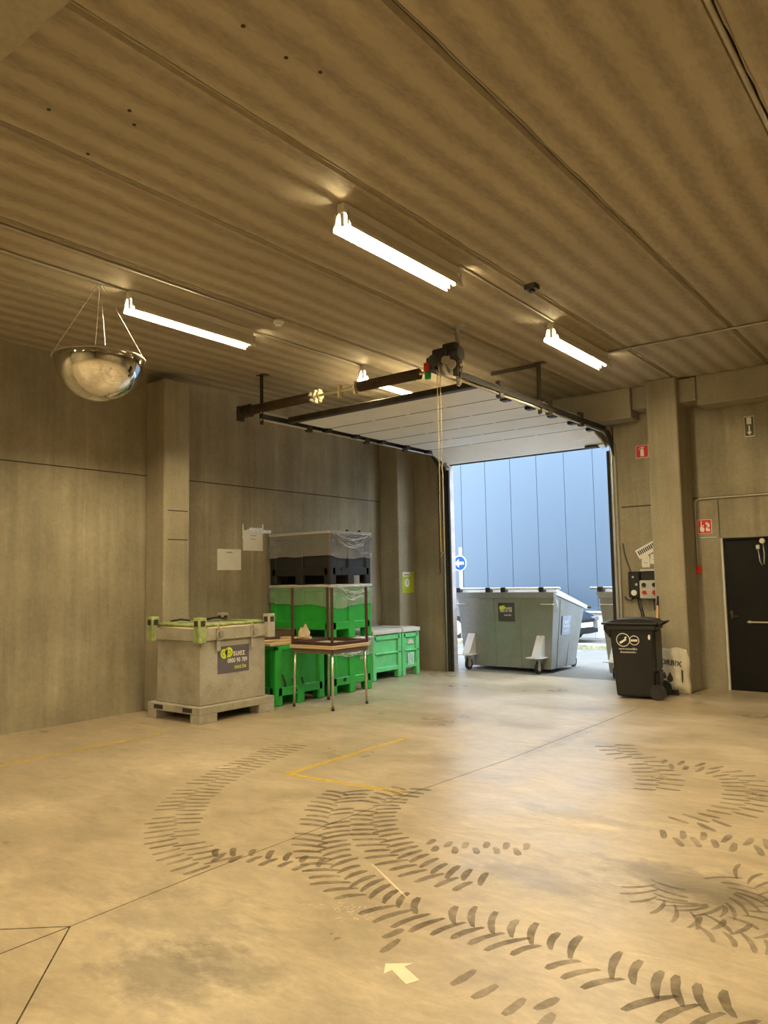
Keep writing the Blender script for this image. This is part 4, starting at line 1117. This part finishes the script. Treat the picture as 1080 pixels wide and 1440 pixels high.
# ------------------------------------------------------------------ rolling steel dumpsters outside
def make_dumpster(loc, label):
    t = thing('dumpster', label, 'dumpster', loc, 0, 'steel dumpsters outside the door')
    # local: x centre 0, y = 0 at lower front edge, +y away; bottom 0.065, front top 1.33
    WB, WT = .83, .94        # half widths below and above
    yb0, yb1, yt0, yt1 = 0.0, .95, -.03, 1.16
    zb, zf, zk = .065, 1.30, 1.03
    b = MB()
    b.hexa([(-WB,yb0,zb),(WB,yb0,zb),(WB,yb1,zb),(-WB,yb1,zb),(-WT,yt0,zf),(WT,yt0,zf),(WT,yt1,zk),(-WT,yt1,zk)])
    body = b.build('body', M['galvdump'], t)
    def fx(x, z):            # front face y at height z
        return yb0+(yt0-yb0)*(z-zb)/(zf-zb)
    def half(z): return WB+(WT-WB)*(z-zb)/(zf-zb)
    for u in (-.21, .30):
        b = MB()
        b.hexa([(u*.92-.014,fx(0,zb)-.012,zb),(u*.92+.014,fx(0,zb)-.012,zb),(u*.92+.014,.02,zb),(u*.92-.014,.02,zb),(u-.014,yt0-.012,1.24),(u+.014,yt0-.012,1.24),(u+.014,.0,1.24),(u-.014,.0,1.24)])
        b.build('rib', M['galvdump'], t)
    for s in (-1,1):
        for v in (.22,.62):
            yb, yt = yb0+(yb1-yb0)*v, yt0+(yt1-yt0)*v
            zt = zf+(zk-zf)*v-.03
            xb, xt = s*WB, s*half(zt)
            b = MB()
            b.hexa([(xb-.012,yb-.014,zb),(xb+.012,yb-.014,zb),(xb+.012,yb+.014,zb),(xb-.012,yb+.014,zb),(xt-.012,yt-.014,zt),(xt+.012,yt-.014,zt),(xt+.012,yt+.014,zt),(xt-.012,yt+.014,zt)])
            b.build('rib', M['galvdump'], t)
    b = MB()
    b.hexa([(-WT-.005,yt0-.02,1.245),(WT+.005,yt0-.02,1.245),(WT+.005,.06,1.245),(-WT-.005,.06,1.245),(-WT-.03,yt0-.07,1.345),(WT+.03,yt0-.07,1.345),(WT+.03,.06,1.345),(-WT-.03,.06,1.345)])
    b.build('top_flange', M['galvdump'], t)
    # sloping lid
    b = MB()
    for s in (0,):
        b.prism([(.0,1.335),(.03,1.395),(1.27,1.075),(1.29,1.03),(1.25,1.015),(.0,1.30)], -WT-.025, WT+.025, 'x')
    for q in range(4):
        x = -.72+.48*q
        b.prism([(.06,1.37),(.06,1.405),(1.22,1.105),(1.22,1.07)], x-.03, x+.03, 'x')
    lidd = b.build('lid', M['galvlite'], t)
    for s in (-1,1):
        b = MB(); b.cyl((s*(WT-.03),1.27,1.045),(s*(WT+.085),1.27,1.045),.020,10); b.build('lid_grip', M['darkmetal'], lidd)
    b = MB(); b.cyl((-WT-.13,-.06,1.405),(WT+.13,-.06,1.405),.020,12); b.build('hinge_bar', M['galvlite'], t)
    for u in (-.90,-.28,.02,.74):
        b = MB(); b.box(u-.045,u+.045,-.10,.02,1.34,1.43,.008); b.build('hinge_clamp', M['blackp'], t)
    for s in (-1,1):
        b = MB(); b.tube([(s*(half(1.13)-.21),-.032,1.14),(s*(half(1.13)-.21),-.06,1.14),(s*(half(1.13)+.0),-.06,1.14),(s*(half(1.13)+.0),-.025,1.14)], .010, 6); b.build('handle', M['galvlite'], t)
        b = MB(); xx = s*half(1.1)
        b.tube([(xx,.03,1.22),(xx+s*.035,.03,1.20),(xx+s*.045,.04,1.08),(xx+s*.02,.03,1.03)], .010, 6); b.build('side_hook', M['galvlite'], t)
    # castors on sloping brackets
    for (u, yy, d) in ((-.67,0,-1),(.67,0,-1),(-.72,yb1,1),(.72,yb1,1)):
        b = MB()
        y0 = yy; 
        b.prism([(y0,.62),(y0+d*.02,.62),(y0+d*.24,.285),(y0+d*.24,.27),(y0,.27)], u-.07, u+.07, 'x')
        b.box(u-.16,u+.12,min(y0,y0+d*.27),max(y0,y0+d*.27),.255,.272,.003)
        br = b.build('castor_bracket', M['galvlite'], t)
        b = MB(); yc = y0+d*.16
        b.box(u-.032,u-.024,yc-.03,yc+.05,.10,.255); b.box(u+.024,u+.032,yc-.03,yc+.05,.10,.255); b.cyl((u,yc,.235),(u,yc,.256),.045,12)
        b.build('fork', M['steel'], br)
        b = MB(); Mw = Matrix.Translation((u, yc+.02, .10))
        b.cyl((u-.021,yc+.02,.10),(u+.021,yc+.02,.10),.10,22); b.build('wheel', M['black'], br)
        b = MB(); b.cyl((u-.024,yc+.02,.10),(u+.024,yc+.02,.10),.055,16); b.build('hub', M['steel'], br)
    # stickers
    zz = 1.005
    b = MB(); b.box(-.115,.20,fx(0,zz)-.010,fx(0,zz)+.02,.845,1.165); st = b.build('sticker', M['stickerdk'], t, 'charcoal sticker with logo and phone number')
    yf = fx(0,zz)-.0105
    b = MB(); b.text('suez', .082, face_ny(.025,yf,1.075), sx=.9); b.build('lettering', M['paper'], st)
    b = MB(); b.text('0800 90 789', .058, face_ny(-.078,yf,1.02), sx=.80); b.build('phone_number', M['paper'], st)
    b = MB(); b.text('suez.be', .050, face_ny(.0,yf,.955), sx=.95); b.build('web_address', M['paper'], st)
    b = MB(); b.prism(disc2d(-.055,1.075,.036), yf-.0012, yf+.001, 'y'); b.prism(disc2d(-.012,1.082,.036), yf-.0012, yf+.001, 'y'); b.build('emblem', M['limeglow'], st)
    # side label on the +X face, following its flare
    zc = .77
    sl = Matrix.Translation((half(zc)+.020, .47, zc)) @ Matrix.Rotation(math.atan2(WT-WB, 1.11), 4, 'Y') @ face_px(0,0,0)
    b = MB(); b.box(-.16,.16,-.16,.16,-.002,.002,0,sl); s2 = b.build('side_label', M['stickerfade'], t, 'faded blue side label')
    sl2 = sl @ Matrix.Translation((0,0,.003))
    b = MB(); b.text('suez', .10, sl2 @ Matrix.Translation((0,.06,0)), 'CENTER'); b.build('lettering', M['paper'], s2)
    b = MB(); b.text('0800 90 789', .05, sl2 @ Matrix.Translation((0,-.02,0)), 'CENTER'); b.build('phone_number', M['paper'], s2)
    b = MB(); b.text('suez.be', .05, sl2 @ Matrix.Translation((0,-.09,0)), 'CENTER'); b.build('web_address', M['paper'], s2)
    return t
dm = make_dumpster((-6.585, 11.90, 0), 'left galvanised dumpster, seen whole through the door opening')
dup(dm, (-3.93, 11.92, 0), 0, 'right galvanised dumpster, mostly hidden behind the wall and the black bin', 'steel dumpsters outside the door')

# ------------------------------------------------------------------ yard, building, sign, car
t = thing('building', 'pale blue clad building across the yard with white base', 'building', (0, 19.2, 0))
b = MB()
px_ = -20.0+.27
xs_ = []
x = -7.90-.81*14
while x < 8:
    b.box(x+.006, x+.81-.006, 0, .1,   .68, 5.7, .006); xs_.append(x); x += .81
b.build('cladding', M['facade'], t)
b = MB(); b.box(-20, 9, .02, 1.0,   .68, 5.7); b.build('cladding_backing', M['facadejoint'], t)
b = MB()
x = -20.0
while x < 9: b.box(x+.006, x+2.4-.006, -.02, .9, 0, .64, .004); x += 2.4
b.build('plinth', M['plinth'], t)
b = MB(); b.box(-20, 9, -.07, .2, .64, .69, .006); b.build('drip_ledge', M['plinth'], t)
t = thing('kerb', 'low mossy kerb strip along the foot of the blue building', 'kerb', (-6.5, 16.2, 0))
b = MB()
for i in range(14): b.box(-9+i*1.0+.004, -8+i*1.0-.004, 0, .36, -.05, .10, .012)
b.build('kerb_stone', M['kerbm'], t)
t = thing('road_sign', 'round blue traffic sign with white left arrow on a pale post', 'traffic sign', (-10.54, 16.78, 0))
b = MB(); b.cyl((0,.04,0),(0,.04,2.38),.042,14); b.build('post', M['galvlite'], t)
b = MB(); b.cyl((0,.0,1.98),(0,-.012,1.98),.20,36); b.build('rim', M['white'], t)
b = MB(); b.cyl((0,-.0125,1.98),(0,-.016,1.98),.175,36); b.build('disc', M['bluesign'], t)
b = MB(); b.prism([(-.135,1.98),(-.02,2.09),(-.02,2.018),(.13,2.018),(.13,1.942),(-.02,1.942),(-.02,1.87)], -.020, -.0165, 'y'); b.build('arrow', M['white'], t)

t = thing('car', 'dark car parked by the white wall, its front showing between the dumpsters', 'car', (-7.58, 17.62, 0), R_(-8))
# nose at local +X; side outline swept across Y with tumblehome
prof = [(.02,.22),(.02,.50),(-.05,.62),(-.35,.74),(-.95,.86),(-1.55,1.32),(-2.9,1.34),(-3.7,.98),(-4.1,.92),(-4.15,.4),(-4.05,.22)]
b = MB(); bm = b.bm
secs = [(-.80,.90,.06),(-.72,1.0,0),(-.3,1.0,-.06),(.3,1.0,-.06),(.72,1.0,0),(.80,.90,.06)]
rows = []
for (y, s_, push) in secs:
    row = []
    for (x, z) in prof:
        fl = 1 if x > -.6 else 0
        zz = z if z < 1.0 else z-(.05 if abs(y) > .7 else 0)
        row.append(bm.verts.new((x-(.18*(abs(y)/.8)**3 if fl else 0), y*(1 if z < 1.0 else .82), zz)))
    rows.append(row)
for a_, c_ in zip(rows, rows[1:]):
    for i in range(len(prof)):
        j = (i+1) % len(prof); bm.faces.new((a_[i], a_[j], c_[j], c_[i]))
bm.faces.new(rows[0]); bm.faces.new(rows[-1][::-1])
bmesh.ops.recalc_face_normals(bm, faces=bm.faces)
bmesh.ops.bevel(bm, geom=[e for e in bm.edges if len(e.link_faces)==2 and e.calc_face_angle(0) > .35], offset=.03, segments=2, affect='EDGES')
for f_ in bm.faces: f_.smooth = True
cb = b.build('body', M['carpaint'], t)
b = MB(); b.box(.0,.045,-.26,.26,.38,.49,.004); b.build('number_plate', M['white'], t)
b = MB(); b.box(-.02,.03,-.50,.50,.24,.34,.01); b.box(-.05,.025,-.38,.38,.51,.57,.008); b.build('grille', M['black'], t)
for s in (-1,1):
    b = MB(); b.box(-.17,-.03,s*.56-.12,s*.56+.12,.52,.61,.02); b.build('headlight', M['lampglass'], t)
    for x in (-.85,-3.35):
        b = MB(); b.cyl((x,s*.66,.31),(x,s*.82,.31),.31,28); wl = b.build('wheel', M['black'], t)
        b = MB(); b.cyl((x,s*.81,.31),(x,s*.825,.31),.19,20); b.build('wheel_rim', M['steel'], wl)
b = MB(); b.hexa([(-1.02,-.60,.90),(-1.02,.60,.90),(-1.0,.60,.905),(-1.0,-.60,.905),(-1.54,-.55,1.30),(-1.54,.55,1.30),(-1.50,.55,1.31),(-1.50,-.55,1.31)]); b.build('windscreen', M['carglass'], t)
for s in (-1,1):
    b = MB(); b.box(-1.10,-1.0,s*.86-.06,s*.86+.06,.90,1.0,.02); b.build('wing_mirror', M['carpaint'], t)

# ------------------------------------------------------------------ light, camera
wd = bpy.data.worlds.new('world'); SC.world = wd; wd.use_nodes = True
nt = wd.node_tree; bg = nt.nodes['Background']
bg.inputs['Color'].default_value = (.76, .89, 1.0, 1)
bg.inputs['Strength'].default_value = 8.8

cam = bpy.data.cameras.new('camera'); co = bpy.data.objects.new('camera', cam); COL.objects.link(co)
cam.sensor_fit = 'VERTICAL'; cam.sensor_height = 36.0; cam.sensor_width = 27.0
cam.lens = 1084.4*36/1440
cam.clip_start = .05; cam.clip_end = 200
yw, pt, rl = R_(-37.672), R_(5.0056), R_(-1.0396)
fw = Vector((math.sin(yw)*math.cos(pt), math.cos(yw)*math.cos(pt), math.sin(pt)))
rt = Vector((math.cos(yw), -math.sin(yw), 0)); up = rt.cross(fw)
rt2 = rt*math.cos(rl)+up*math.sin(rl); up2 = -rt*math.sin(rl)+up*math.cos(rl)
Mc = Matrix((( rt2.x, up2.x, -fw.x, 0), (rt2.y, up2.y, -fw.y, 0), (rt2.z, up2.z, -fw.z, 1.6), (0,0,0,1)))
co.matrix_world = Mc
SC.camera = co
SC.view_settings.view_transform = 'Standard'
SC.view_settings.look = 'None'
SC.view_settings.exposure = 0.0
SC.view_settings.gamma = 1.0
SC.view_settings.use_curve_mapping = False
